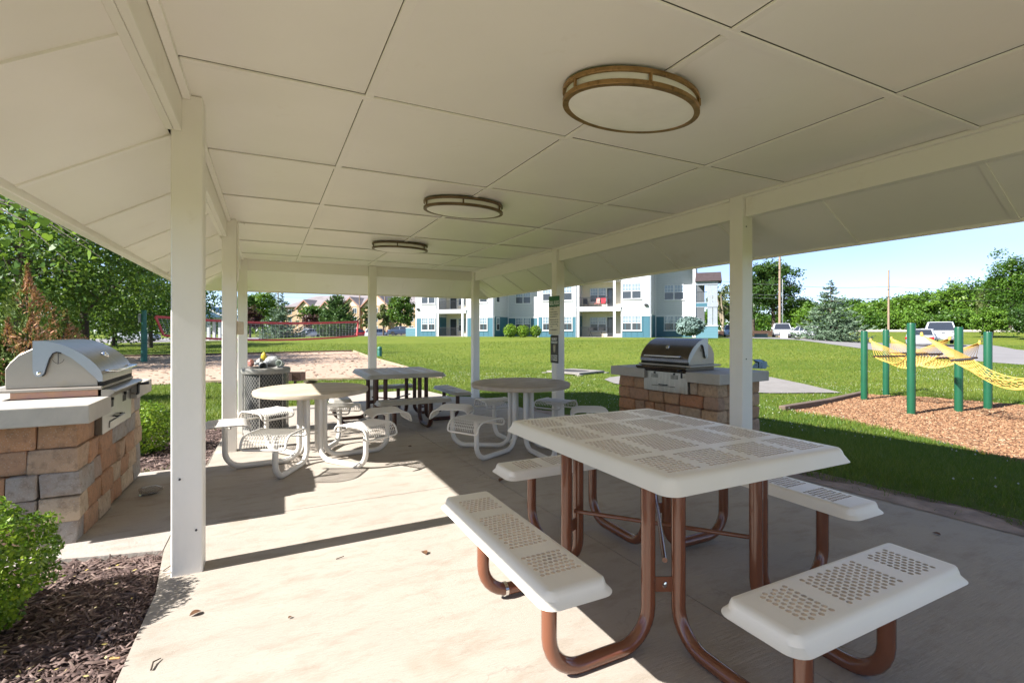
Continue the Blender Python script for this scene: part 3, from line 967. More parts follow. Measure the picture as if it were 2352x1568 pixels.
# round tables with six wire saddle seats
def seat_mesh():
    prof = [(-0.215, -0.05), (-0.207, -0.032), (-0.188, -0.014), (-0.155, -0.003), (-0.10, 0.0), (0.09, 0.0), (0.14, -0.004), (0.18, -0.02), (0.206, -0.052), (0.218, -0.095)]
    wires, rim = MB(), MB()
    ny = 17
    for i in range(ny):
        y = -0.185 + 0.37 * i / (ny - 1)
        wires.tube([(x, y, z) for x, z in prof], 0.0035, 4, caps=False)
    P = [Vector((x, 0, z)) for x, z in prof]
    tot = sum((P[k + 1] - P[k]).length for k in range(len(P) - 1))
    nk = 15
    for k in range(1, nk):
        q = tot * k / nk
        for j in range(len(P) - 1):
            L_ = (P[j + 1] - P[j]).length
            if q <= L_:
                p = P[j].lerp(P[j + 1], q / L_); break
            q -= L_
        wires.tube([(p.x, -0.19, p.z - 0.004), (p.x, 0.19, p.z - 0.004)], 0.003, 4, caps=False)
    loop = [(x, 0.195, z) for x, z in prof]
    xe, ze = prof[-1]; xs0, zs0 = prof[0]
    loop += [(xe + 0.006, 0.185, ze - 0.012), (xe + 0.009, 0.16, ze - 0.018), (xe + 0.009, -0.16, ze - 0.018), (xe + 0.006, -0.185, ze - 0.012)]
    loop += [(x, -0.195, z) for x, z in reversed(prof)]
    loop += [(xs0 - 0.003, -0.185, zs0 - 0.02), (xs0 - 0.004, -0.16, zs0 - 0.03), (xs0 - 0.004, 0.16, zs0 - 0.03), (xs0 - 0.003, 0.185, zs0 - 0.02)]
    rim.tube(loop, 0.0095, 8, closed=True)
    rim.tube([(-0.05, -0.195, -0.012), (-0.05, -0.1, -0.04), (-0.03, 0, -0.05), (-0.05, 0.1, -0.04), (-0.05, 0.195, -0.012)], 0.008, 6)
    return wires.mesh('seat_wire', sm=60), rim.mesh('seat', sm=60)
SEATW, SEATR = seat_mesh()
def round_table(loc, rot, label, topm, top_label):
    t = thing('round_table', loc, label, 'round table', rot, 'round tables with six wire seats')
    prof = [(0.0, 0.004), (0.50, 0.004), (0.545, 0.0), (0.566, -0.008), (0.57, -0.022), (0.562, -0.05), (0.53, -0.056), (0.50, -0.035), (0.0, -0.032)]
    b = MB().lathe([(max(r_, 0.0005), z) for r_, z in prof], 48)
    o = b.obj('tabletop', topm, t, sm=35); o.location = (0, 0, 0.765)
    for k in range(6):
        a = R(60 * k)
        dx, dy = math.cos(a), math.sin(a)
        P = fillet([(dx * 0.125, dy * 0.125, 0.735), (dx * 0.125, dy * 0.125, 0.032), (dx * 0.80, dy * 0.80, 0.032), (dx * 0.80, dy * 0.80, 0.425)], 0.15, 7)
        MB().tube(P, 0.0265, 12).obj('leg', white_coat, t, sm=50)
        sroot = put(SEATR, 'seat', white_coat, t)
        sroot.matrix_local = Matrix.Translation((dx * 0.80, dy * 0.80, 0.465)) @ Matrix.Rotation(a, 4, 'Z')
        put(SEATW, 'seat_wire', white_coat, sroot)
        MB().lathe([(0.012, 0), (0.012, 0.006), (0, 0.008)], 8, (dx * 0.70, dy * 0.70, 0.001)).obj('floor_anchor', chrome, t)
    MB().lathe([(0.10, 0.72), (0.10, 0.735)], 20).obj('hub_plate', white_coat, t)
    for z in (0.30,):
        pts = [(0.10 * math.cos(R(30 * k)), 0.10 * math.sin(R(30 * k)), z) for k in range(12)]
        MB().tube(pts, 0.008, 6, closed=True).obj('hub_ring', white_coat, t, sm=60)
    return t
round_table((0.43, 5.60, slab_z(5.6)), R(3), 'round tan topped table with six white wire seats beside the left posts', sand_top, '')
round_table((2.62, 5.02, slab_z(5.02)), R(28), 'round grey topped table with six white wire seats, in front of signposted post', grey_sand_top, '')

# ------------------------------------------------------------------ GRILL ISLANDS
def block_mesh(L_, H_, D_, seed, bev=0.021):
    r = random.Random(seed)
    b = MB().box((0, 0, 0), (L_, D_, H_))
    me = bpy.data.meshes.new('stone')
    me.from_pydata(b.v, [], b.f)
    bm = bmesh.new(); bm.from_mesh(me)
    for v in bm.verts:
        v.co += Vector((r.uniform(-1, 1) * 0.009, r.uniform(-1, 1) * 0.014, r.uniform(-1, 1) * 0.004))
    bmesh.ops.bevel(bm, geom=list(bm.edges), offset=bev, segments=2 if bev < 0.015 else 3, profile=0.5, affect='EDGES')
    for v in bm.verts:
        v.co += Vector((r.uniform(-1, 1), r.uniform(-1, 1), r.uniform(-1, 1))) * 0.003
    bmesh.ops.recalc_face_normals(bm, faces=bm.faces)
    bm.to_mesh(me); bm.free()
    me.polygons.foreach_set('use_smooth', np.ones(len(me.polygons), bool))
    me.set_sharp_from_angle(angle=R(38))
    return me
HC = 0.153
BLOCKS = {bv: {L_: [block_mesh(L_ - 0.005, HC - 0.003, 0.2, 31 * k + int(L_ * 100), bv) for k in range(3)] for L_ in (0.16, 0.22, 0.30, 0.40)} for bv in (0.011, 0.024)}
BLOCK_OF = {}
def grill_island(loc, rz, length, depth, pan, smat, label, seed, tone):
    rr_ = random.Random(seed)
    t = thing('grill_island', loc, label, 'grill island', rz, 'stone grill islands beside the patio')
    key = smat.name
    if key not in BLOCK_OF:
        BLOCK_OF[key] = {}
        for L_, ms in BLOCKS[0.011 if tone == 0 else 0.024].items():
            BLOCK_OF[key][L_] = []
            for m in ms:
                c = m.copy(); c.materials.clear(); c.materials.append(smat); BLOCK_OF[key][L_].append(c)
    def lay(a, b, put_at):
        # random bond between a and b
        seq, tot = [], 0
        while tot < (b - a) - 0.10:
            L_ = rr_.choice((0.22, 0.30, 0.30, 0.40, 0.16))
            seq.append(L_); tot += L_
        if not seq:
            return
        k = (b - a) / tot
        p = a
        for L_ in seq:
            put_at(p + L_ * k / 2, L_, k); p += L_ * k
    for c in range(5):
        z = HC * (c + 0.5)
        def front(y, L_, k):
            o = put(rr_.choice(BLOCK_OF[key][L_]), 'stone', None, t)
            o.matrix_local = Matrix.Translation((-0.10 + rr_.uniform(-0.006, 0.006), y, z)) @ Matrix.Rotation(R(-90 + rr_.uniform(-0.8, 0.8)), 4, 'Z') @ Matrix.Scale(k, 4, (1, 0, 0))
        cut = 0.2 if c % 2 else 0.0
        if c == 4:
            lay(cut, pan[0] - 0.004, front); lay(pan[1] + 0.004, length - cut, front)
        else:
            lay(cut, length - cut, front)
        for end in (0, 1):
            y = 0.10 if end == 0 else length - 0.10
            def side(x, L_, k, y=y, end=end):
                o = put(rr_.choice(BLOCK_OF[key][L_]), 'stone', None, t)
                o.matrix_local = Matrix.Translation((-x, y + rr_.uniform(-0.006, 0.006), z)) @ Matrix.Rotation(R(180 * end + rr_.uniform(-0.8, 0.8)), 4, 'Z') @ Matrix.Scale(k, 4, (1, 0, 0))
            lay(0.0 if cut else 0.203, depth, side)
    MB().span(-depth, -0.19, 0.19, length - 0.19, 0.0, HC * 5 - 0.004).obj('core', mk('core_block', (0.08, 0.07, 0.06), 0.9), t)
    # cast stone counter slabs either side of the grill
    z0 = HC * 5 + 0.002
    def slab(y0, y1):
        q = MB().span(-depth - 0.06, 0.07, y0, y1, z0, z0 + 0.118)
        q.obj('counter_slab', counter_mat, t, bevel=0.007, seg=2)
    slab(-0.075, pan[0] + 0.045); slab(pan[1] - 0.045 + 0.05, length + 0.075)
    MB().span(-depth - 0.06, -0.50, pan[0] + 0.05, pan[1] + 0.0, z0, z0 + 0.118).obj('counter_slab', counter_mat, t, bevel=0.007, seg=2)
    return t, z0 + 0.118

def grill(t_loc, rz, y0, y1, pan, ztop, mats, label, crank_far):
    lidm, sidem, panm, bandm = mats
    t = thing('built_in_grill', t_loc, label, 'grill', rz, 'built in grills')
    zb = ztop + 0.072                                     # underside of the hood
    yy = lambda a, b, w: (a, w, zb + b)
    body = [(-0.49, 0.0), (-0.49, 0.134), (-0.467, 0.175), (-0.425, 0.226), (-0.348, 0.272), (-0.25, 0.288), (-0.13, 0.232), (-0.06, 0.172), (-0.012, 0.11), (-0.004, 0.0)]
    MB().prism(body, y0 + 0.012, y1 - 0.012, yy).obj('firebox', sidem, t, bevel=0.004)
    outer = [(-0.348, 0.321), (-0.30, 0.320), (-0.244, 0.311), (-0.185, 0.289), (-0.129, 0.257), (-0.085, 0.225), (-0.045, 0.188), (-0.012, 0.150), (0.012, 0.112), (0.024, 0.075), (0.026, 0.03)]
    inner = [(0.016, 0.03), (0.014, 0.074), (0.003, 0.108), (-0.02, 0.144), (-0.052, 0.181), (-0.091, 0.217), (-0.134, 0.248), (-0.189, 0.279), (-0.247, 0.301), (-0.30, 0.310), (-0.348, 0.311)]
    MB().prism(outer + inner, y0, y1, yy).obj('hood', lidm, t, sm=35)
    hook = outer[:-1] + [(0.025, 0.034), (0.0, 0.03), (-0.012, 0.055), (-0.03, 0.075), (-0.09, 0.145), (-0.15, 0.205), (-0.20, 0.238), (-0.225, 0.245), (-0.245, 0.236), (-0.262, 0.20), (-0.275, 0.15), (-0.288, 0.095), (-0.300, 0.082), (-0.316, 0.078), (-0.334, 0.085), (-0.345, 0.105), (-0.348, 0.14)]
    for ya in (y0 - 0.003, y1 - 0.005):
        MB().prism(hook, ya, ya + 0.008, yy).obj('hood_side', plate_steel, t)
    # black edge line of the hook and its pivot bolt
    edge_ = [(-0.20, 0.236), (-0.225, 0.243), (-0.243, 0.235), (-0.26, 0.20), (-0.273, 0.15), (-0.286, 0.096), (-0.298, 0.083)]
    for ya in (y0 - 0.004, y1 + 0.004):
        MB().tube([(a, ya, zb + b) for a, b in edge_], 0.005, 6).obj('edge_trim', black_metal, t, sm=60)
        MB().lathe([(0.012, -0.006), (0.012, 0.004), (0.005, 0.009), (0, 0.009)], 12).obj('pivot_bolt', chrome, t).matrix_local = Matrix.Translation((-0.316, ya, zb + 0.105)) @ Matrix.Rotation(R(90 if ya < y0 else -90), 4, 'X')
        P = [(-0.215 + 0.03 * math.cos(a) * (0.4 + 0.6 * abs(math.cos(a))), ya + 0.001, zb + 0.195 + 0.032 * math.sin(a)) for a in [R(18 * k) for k in range(10, 21)]]
        MB().tube(P, 0.0014, 5).obj('vent_wheel', black_metal, t)
        MB().tube([(-0.215, ya, zb + 0.235), (-0.215, ya - 0.002, zb + 0.165)], 0.0022, 5).obj('vent_lever', black_metal, t)
    # base flange, heat tinted band, front lip
    MB().span(-0.56, 0.028, y0 - 0.035, y1 + 0.035, zb - 0.022, zb - 0.001).obj('base_flange', sidem, t, bevel=0.004)
    MB().span(-0.46, 0.0, y0 - 0.005, y1 + 0.005, ztop + 0.002, zb - 0.024).obj('heat_band', bandm, t, bevel=0.002)
    lip = fillet([(0.0, 0.0), (0.062, -0.004), (0.066, -0.024), (0.03, -0.055), (0.0, -0.07)], 0.012, 3) if False else [(-0.01, -0.0015), (0.045, -0.004), (0.062, -0.010), (0.067, -0.020), (0.060, -0.032), (0.035, -0.05), (0.012, -0.075), (-0.01, -0.075)]
    MB().prism([(a + 0.03, b - 0.022) for a, b in lip], y0 - 0.02, y1 + 0.02, yy).obj('front_lip', lidm, t, sm=40)
    MB().span(0.002, 0.026, y0 + 0.01, y1 - 0.01, zb - 0.0005, zb + 0.028).obj('lid_gap', slot_black, t)
    # handle on two posts
    hz, hx = zb + 0.098, 0.075
    MB().tube(fillet([(0.018, y0 + 0.10, hz), (hx, y0 + 0.10, hz), (hx, y1 - 0.10, hz), (0.018, y1 - 0.10, hz)], 0.02, 4), 0.0115, 10).obj('handle', chrome, t, sm=50)
    MB().lathe([(0.026, -0.01), (0.028, 0.004), (0.022, 0.014), (0.0, 0.016)], 16).obj('thermometer', chrome, t, sm=40).matrix_local = Matrix.Translation((-0.06, (y0 + y1) / 2, zb + 0.204)) @ Matrix.Rotation(R(48), 4, 'Y')
    # front panel
    pz0, pz1 = 0.615, zb - 0.09
    xf = 0.030
    MB().span(-0.03, xf, pan[0], pan[1], pz0, pz1).obj('front_panel', panm, t, bevel=0.003)
    w = pan[1] - pan[0]
    for q in (0.27, 0.72):
        for k in range(6):
            MB().span(xf - 0.004, xf + 0.0012, pan[0] + w * q - 0.05 + 0.019 * k, pan[0] + w * q - 0.05 + 0.019 * k + 0.007, pz0 + 0.165, pz0 + 0.215).obj('vent_slot', slot_black, t)
        MB().lathe([(0.012, 0), (0.01, 0.016), (0, 0.018)], 10).obj('vent_knob', black_metal, t, sm=40).matrix_local = Matrix.Translation((xf, pan[0] + w * q, pz0 + 0.228)) @ Matrix.Rotation(R(90), 4, 'Y')
    MB().span(xf - 0.003, xf + 0.0015, pan[0] + w * 0.2, pan[0] + w * 0.74, pz0 + 0.066, pz0 + 0.071).obj('drawer_gap', slot_black, t)
    MB().span(xf - 0.002, xf + 0.006, pan[0] + w * 0.2, pan[0] + w * 0.74, pz0 + 0.022, pz0 + 0.064).obj('ash_drawer', panm, t, bevel=0.002)
    MB().tube(fillet([(xf, pan[0] + w * 0.38, pz0 + 0.085), (xf + 0.022, pan[0] + w * 0.38, pz0 + 0.085), (xf + 0.022, pan[0] + w * 0.56, pz0 + 0.085), (xf, pan[0] + w * 0.56, pz0 + 0.085)], 0.01, 3), 0.006, 8).obj('drawer_handle', black_metal, t, sm=50)
    MB().span(xf, xf + 0.004, pan[0] + 0.05, pan[0] + 0.14, pz0 + 0.27, pz0 + 0.295).obj('maker_plate', black_metal, t, bevel=0.002)
    ck = pan[1] - 0.04
    MB().tube([(xf, ck, pz0 + 0.2), (xf + 0.045, ck, pz0 + 0.2)], 0.008, 8).obj('crank_shaft', chrome, t)
    MB().tube(fillet([(xf + 0.045, ck - 0.01, pz0 + 0.2), (xf + 0.055, ck, pz0 + 0.2), (xf + 0.055, ck, pz0 + 0.28), (xf + 0.13, ck, pz0 + 0.285)], 0.012, 4), 0.011, 8).obj('crank_handle', black_metal, t, sm=50)
    return t
LW = (-1.065, 4.0, slab_z(4.3) - 0.004)
isl, ztop = grill_island(LW, 0, 1.71, 0.85, (0.37, 1.19), stone_l, 'stone block grill island at left, with grey, orange and tan blocks', 5, 0)
grill(LW, 0, 0.40, 1.24, (0.37, 1.19), ztop, (steel, side_steel, steel, heat_steel), 'bright stainless hooded grill set in the left stone island', True)
RW = (4.36, 5.43, -0.055)
isr, ztop2 = grill_island(RW, R(186.3), 1.54, 0.85, (0.49, 1.16), stone_r, 'brown stone block grill island right of patio, behind the cream table', 9, 1)
grill(RW, R(186.3), 0.43, 1.17, (0.49, 1.16), ztop2, (dark_steel, side_steel, old_panel, dark_steel), 'dark hooded grill set in the right stone island', False)
# slatted chair of pale blue straps folded behind the right counter
cb = mk('pale_blue_cloth', (0.30, 0.45, 0.56), 0.6, var=0.15)
rx, ry = ray(1745)
b = MB()
cp = Vector((rx * 6.35, ry * 6.35, ztop2 - 0.055))
for k in range(9):
    pass
def crumple(name, loc, size, m, label, cat, seed, squash=0.55, sub=3, group=None):
    r = random.Random(seed)
    bm = bmesh.new()
    bmesh.ops.create_icosphere(bm, subdivisions=sub, radius=1)
    ph = [(Vector((r.uniform(-1, 1), r.uniform(-1, 1), r.uniform(-1, 1))).normalized(), r.uniform(2, 6), r.uniform(0, 6)) for _ in range(9)]
    for v in bm.verts:
        n = v.co.normalized()
        k = 1 + sum(abs(math.sin(f * n.dot(a) + p)) for a, f, p in ph) * 0.075 - 0.35
        v.co = Vector((n.x * k * size[0], n.y * k * size[1], n.z * k * size[2]))
    zmin = min(v.co.z for v in bm.verts)
    for v in bm.verts:
        v.co.z -= zmin
    me = bpy.data.meshes.new(name)
    bm.to_mesh(me); bm.free()
    o = put(me, name, m)
    o.location = loc
    return tag(o, label, cat, group)
tcl = thing('folded_cloth', cp, 'crumpled pale blue cloth left on the right grill counter', 'cloth', R(20))
for k in range(5):
    w_ = 0.035 + 0.006 * k
    P_ = [(-0.10 + 0.012 * k, 0.006), (-0.06, 0.035 + 0.014 * k), (0.0, 0.022 + 0.017 * k), (0.05, 0.05 + 0.016 * k), (0.105 - 0.01 * k, 0.03 + 0.02 * k), (0.10 - 0.01 * k, 0.022 + 0.02 * k), (0.05, 0.042 + 0.016 * k), (0.0, 0.014 + 0.017 * k), (-0.06, 0.027 + 0.014 * k), (-0.10 + 0.012 * k, 0.0)]
    ca, sa = math.cos(0.5 * k - 1), math.sin(0.5 * k - 1)
    MB().prism(P_, -w_, w_, lambda a_, b_, c_, ca=ca, sa=sa: (a_ * ca - c_ * sa, a_ * sa + c_ * ca, b_)).obj('fold', cb, tcl, sm=50)

# clear cup lying by the left island
clear, tt, bb_ = nodes('clear_plastic')
bb_.inputs['Base Color'].default_value = (0.86, 0.85, 0.82, 1)
bb_.inputs['Roughness'].default_value = 0.18
bb_.inputs['Transmission Weight'].default_value = 0.92
bb_.inputs['IOR'].default_value = 1.15
p = S(303, 1143)
o = MB().lathe([(0.005, 0.0), (0.030, 0.0), (0.034, 0.02), (0.032, 0.05), (0.036, 0.08), (0.034, 0.12), (0.016, 0.145), (0.0135, 0.165), (0.0125, 0.165), (0.015, 0.143), (0.032, 0.118), (0.033, 0.08), (0.029, 0.05), (0.031, 0.02), (0.005, 0.003)], 20).obj('plastic_bottle', clear, None, sm=50)
o.location = p + Vector((0.04, 0.02, 0.034)); o.rotation_euler = (R(88), 0, R(100))
tag(o, 'clear empty plastic bottle lying on the walk beside stone island', 'bottle')

# ------------------------------------------------------------------ TRASH CAN
def strip_mesh(b, r, z0, z1, n, rows, wd=0.006):
    # expanded metal: two families of slanting flat strands round a drum
    dz = (z1 - z0) / rows
    for j in range(rows):
        for i in range(n):
            for sgn in (1, -1):
                a0 = 2 * math.pi * (i + 0.5 * (j % 2)) / n
                a1 = a0 + sgn * math.pi / n
                P0 = Vector((r * math.cos(a0), r * math.sin(a0), z0 + j * dz)); P1 = Vector((r * math.cos(a1), r * math.sin(a1), z0 + (j + 1) * dz))
                tg = Vector((-math.sin(a0), math.cos(a0), 0)) * wd / 2
                b.quad(P0 - tg, P0 + tg, P1 + tg, P1 - tg)
    return b
rx, ry = ray(611)
tcx, tcy = rx * 6.85, ry * 6.85
can = thing('trash_can', (tcx, tcy, slab_z(tcy)), 'grey expanded metal trash can overflowing behind the left round table', 'trash can')
strip_mesh(MB(), 0.285, 0.06, 0.83, 46, 26).obj('mesh_drum', mesh_grey, can, fix=False)
MB().lathe([(0.255, 0.04), (0.262, 0.04), (0.262, 0.86), (0.255, 0.86)], 40).obj('inner_liner', liner, can, sm=40)
b = MB().lathe([(0.275, 0.83), (0.305, 0.83), (0.315, 0.85), (0.312, 0.895), (0.295, 0.905), (0.20, 0.905), (0.19, 0.895), (0.19, 0.86), (0.275, 0.86)], 44)
b.obj('lid_ring', mesh_grey, can, sm=40)
b = MB().lathe([(0.28, 0.03), (0.292, 0.03), (0.292, 0.075), (0.28, 0.075)], 40); b.obj('bottom_band', mesh_grey, can, sm=40)
for k in range(6):
    a = R(60 * k + 15)
    MB().tube([(0.291 * math.cos(a), 0.291 * math.sin(a), 0.0), (0.291 * math.cos(a), 0.291 * math.sin(a), 0.84)], 0.008, 6).obj('upright_bar', mesh_grey, can, sm=50)
tz = slab_z(tcy) + 0.906
paper = mk('paper_white', (0.72, 0.70, 0.66), 0.6)
grey_bag = mk('grey_bag', (0.36, 0.37, 0.37), 0.45, var=0.15)
wrap_y = mk('yellow_wrapper', (0.62, 0.46, 0.03), 0.4)
wrap_p = mk('pink_wrapper', (0.55, 0.24, 0.2), 0.4)
wrap_d = mk('dark_wrapper', (0.06, 0.05, 0.03), 0.5)
def cup(loc, rot, label, r=0.043, h=0.12, m=paper):
    t = thing('paper_cup', loc, label, 'cup', 0, 'litter heaped on the trash can')
    t.rotation_euler = rot
    MB().lathe([(r * 0.7, 0), (r, h), (r * 0.94, h), (r * 0.66, 0.006)], 18).obj('cup_wall', m, t, sm=40)
    MB().tube([(r * math.cos(R(20 * k)), r * math.sin(R(20 * k)), h) for k in range(18)], 0.004, 5, closed=True).obj('cup_rim', m, t, sm=50)
C2 = Vector((CS, -SN, 0)); C1 = Vector((SN, CS, 0))
base = Vector((tcx, tcy, tz))
cup(base + C2 * -0.02 - C1 * 0.10 + Vector((0, 0, 0.045)), (R(97), R(6), R(12)), 'grey paper cup on its side in front of litter, rim facing out', 0.05, 0.15, grey_bag)
cup(base + C2 * 0.235 + Vector((0, 0, 0.045)), (R(80), 0, R(-30)), 'pale green cup on its side at right end of the litter', 0.042, 0.11, mk('pale_cup', (0.5, 0.55, 0.5), 0.5))
cup(base + C2 * -0.15 + Vector((0, 0, 0.05)), (R(60), R(30), R(40)), 'small white cup tipped over at left end of the litter', 0.038, 0.10)
crumple('plastic_bag', base + C2 * 0.10, (0.105, 0.085, 0.07), grey_bag, 'grey plastic bag bulging out of the trash can top', 'bag', 8, group='litter heaped on the trash can')
crumple('food_wrapper', base + C2 * -0.055 + C1 * 0.05 + Vector((0, 0, 0.075)), (0.036, 0.036, 0.062), wrap_y, 'yellow food wrapper standing up from the litter', 'wrapper', 12, group='litter heaped on the trash can', sub=2)
crumple('food_wrapper', base + C2 * -0.20 - C1 * 0.02, (0.038, 0.032, 0.05), wrap_p, 'pink food wrapper at the left edge of trash can', 'wrapper', 15, group='litter heaped on the trash can', sub=2)
crumple('food_wrapper', base + C2 * 0.02 + C1 * 0.12 + Vector((0, 0, 0.07)), (0.075, 0.05, 0.03), wrap_d, 'dark brown wrapper lying flat behind the grey bag', 'wrapper', 18, group='litter heaped on the trash can', sub=2)
crumple('crumpled_napkin', (0.43 + 0.26 * C1.x - 0.1, 5.6 + 0.52 * C1.y, slab_z(5.6) + 0.77), (0.075, 0.05, 0.016), wrap_d, 'dark crumpled napkin on the back edge of round tan table', 'napkin', 21, sub=2)
# park grill out on the grass beyond the can: a brown box of plate and expanded metal on a post
rx, ry = ray(678)
gx, gy = rx * 10.6, ry * 10.6
gz = float(terrain(gx, gy))
pg = thing('pedestal_grill', (gx, gy, gz), 'small brown metal box grill on a short post beyond trash can', 'grill', -YAW)
MB().tube([(0, 0, -0.05), (0, 0, 0.44)], 0.03, 10).obj('post', mesh_brown, pg, sm=50)
MB().span(-0.175, -0.01, -0.13, -0.12, 0.43, 0.60).obj('front_plate', mesh_brown, pg)
MB().span(-0.175, -0.165, -0.12, 0.13, 0.43, 0.60).obj('side_plate', mesh_brown, pg)
MB().span(-0.165, 0.17, 0.12, 0.13, 0.43, 0.60).obj('back_plate', mesh_brown, pg)
MB().span(-0.165, 0.17, -0.12, 0.12, 0.425, 0.435).obj('floor_plate', mesh_brown, pg)
b = MB()
for k in range(9):
    x = -0.01 + 0.0205 * k
    b.tube([(x, -0.125, 0.43), (min(x + 0.04, 0.17), -0.125, 0.60)], 0.004, 4, caps=False)
    b.tube([(x, -0.125, 0.60), (min(x + 0.04, 0.17), -0.125, 0.43)], 0.004, 4, caps=False)
b.tube([(-0.01, -0.125, 0.60), (0.172, -0.125, 0.60), (0.172, 0.125, 0.60)], 0.006, 6)
b.tube([(-0.01, -0.125, 0.43), (0.172, -0.125, 0.43), (0.172, -0.125, 0.60)], 0.006, 6)
b.obj('mesh_panel', mesh_brown, pg)

# ------------------------------------------------------------------ DRAIN INLET, SHARP EDGES OF THE BEDS
p = G(1322, 857)
dr = thing('storm_drain', p, 'square concrete storm drain collar with round manhole in the lawn', 'drain', R(18))
b = MB()
n = 32
hw = 0.88
sq = []
for k in range(n):
    a = 2 * math.pi * k / n
    c, s_ = math.cos(a), math.sin(a)
    m_ = max(abs(c), abs(s_))
    sq.append((c / m_ * hw, s_ / m_ * hw))
vs = [(x, y, 0.11) for x, y in sq] + [(0.62 * math.cos(2 * math.pi * k / n), 0.62 * math.sin(2 * math.pi * k / n), 0.11) for k in range(n)] + [(x, y, 0.04) for x, y in sq] + [(0.62 * math.cos(2 * math.pi * k / n), 0.62 * math.sin(2 * math.pi * k / n), 0.04) for k in range(n)]
fs = []
for k in range(n):
    q = (k + 1) % n
    fs += [(k, q, n + q, n + k), (k, 2 * n + k, 2 * n + q, q), (n + k, n + q, 3 * n + q, 3 * n + k), (2 * n + k, 3 * n + k, 3 * n + q, 2 * n + q)]
MB().add(vs, fs).obj('collar', path_mat, dr)
MB().lathe([(0.0, 0.08), (0.60, 0.08), (0.60, 0.085), (0.0, 0.09)], 30).obj('manhole_cover', mk('cast_iron', (0.06, 0.055, 0.05), 0.6, metal=0.3), dr)
for (sx, sy) in ((1, 1), (1, -1), (-1, 1), (-1, -1)):
    MB().span(sx * 0.80, sx * 1.03, sy * 0.80, sy * 1.03, -0.2, 0.04).obj('corner_support', path_mat, dr)
MB().span(-0.8, 0.8, -0.8, 0.8, -0.2, 0.02).obj('inlet_pit', slot_black, dr)

def log(a, b_, wd, ht, m, label, nm='edging_timber', grp='timbers edging the wood chip bed'):
    a, b_ = Vector(a), Vector(b_)
    d = b_ - a
    o = MB().box((0, 0, 0), (d.length, wd, ht)).obj(nm, m, None, bevel=0.012)
    o.location = (a + b_) / 2 + Vector((0, 0, ht * 0.25))
    o.rotation_euler = (0, -math.atan2(d.z, math.hypot(d.x, d.y)), math.atan2(d.y, d.x))
    return tag(o, label, 'timber', grp)
A, Bp = G(1796, 942), G(1988, 905)
mid = A.lerp(Bp, 0.48); mid.z = float(terrain(mid.x, mid.y))
log(A, mid - (Bp - A).normalized() * 0.01, 0.13, 0.12, timber, 'dark edging timber at the near left corner of wood chip bed')
log(mid + (Bp - A).normalized() * 0.01, Bp, 0.13, 0.12, timber, 'dark edging timber ending by the leftmost green hammock post')
e1, e2 = Vector((5.1, 15.3, 0)), Vector((5.5, 36.2, 0))
for k in range(4):
    a, b_ = e1.lerp(e2, k / 4 + 0.002), e1.lerp(e2, (k + 1) / 4 - 0.002)
    a.z, b_.z = float(terrain(a.x, a.y)), float(terrain(b_.x, b_.y))
    log(a, b_, 0.09, 0.10, pale_edge, ('nearest', 'second nearest', 'third nearest', 'farthest')[k] + ' pale board along right edge of the sand court', 'edging_board', 'boards edging the sand court')
for k in range(4):
    a = Vector((5.4 - 3.9 * k, 36.22 + 0.1 * k, 0)); b_ = Vector((5.4 - 3.9 * (k + 1) + 0.03, 36.22 + 0.1 * (k + 1), 0))
    a.z, b_.z = float(terrain(a.x, a.y)), float(terrain(b_.x, b_.y))
    log(a, b_, 0.09, 0.12, timber, ('first', 'second', 'third', 'fourth')[k] + ' dark board from the right along far edge of the sand court', 'edging_board', 'boards edging the sand court')
for k in range(3):
    a = Vector((5.1 - 2.3 * k, 15.28 + 0.61 * k, 0)); b_ = Vector((5.1 - 2.3 * (k + 1) + 0.02, 15.28 + 0.61 * (k + 1), 0))
    a.z, b_.z = float(terrain(a.x, a.y)), float(terrain(b_.x, b_.y))
    log(a, b_, 0.09, 0.09, pale_edge, ('first', 'second', 'third')[k] + ' pale board from the right along near edge of the sand court', 'edging_board', 'boards edging the sand court')

# ------------------------------------------------------------------ HAMMOCKS
def on(u, d, z=None):
    rx, ry = ray(u)
    return Vector((rx * d, ry * d, float(terrain(rx * d, ry * d)) if z is None else z))
HP = {}
def hpost(k, p, h, label):
    p = Vector(p)
    o = thing('hammock_post', p, label, 'post', 0, 'green hammock posts in the wood chip bed')
    MB().lathe([(0.072, -0.1), (0.072, h - 0.02), (0.066, h), (0.0, h + 0.004)], 20).obj('sleeve', green_post, o, sm=40)
    b = MB().tube([(0, 0.07, h - 0.10), (0.0, 0.1, h - 0.10), (0, 0.115, h - 0.115), (0, 0.1, h - 0.13)], 0.006, 6)
    b.obj('eye_hook', chrome, o, sm=50)
    HP[k] = p + Vector((0, 0, h - 0.11))
p1 = G(1985, 917); p2 = G(2035, 907); p3 = G(2093, 950); p4 = G(2202, 944); p5 = G(2269, 938)
hgt = lambda p, v: EYE + (V0 - v) / FPX * (p.x * SN + p.y * CS) - p.z
hpost(1, p1, hgt(p1, 760), 'leftmost green hammock post, nearest the edging timber')
hpost(2, p2, hgt(p2, 757), 'slim looking green hammock post second from the left, farthest away')
hpost(3, p3, hgt(p3, 742), 'tallest looking green hammock post, third from left and nearest the table')
hpost(4, p4, hgt(p4, 751), 'green hammock post fourth from left, in front of the pickup')
hpost(5, p5, hgt(p5, 762), 'rightmost green hammock post in view')
hpost(6, (11.75, 2.35, float(terrain(11.75, 2.35))), 1.62, 'green hammock post out at the right end of bed')

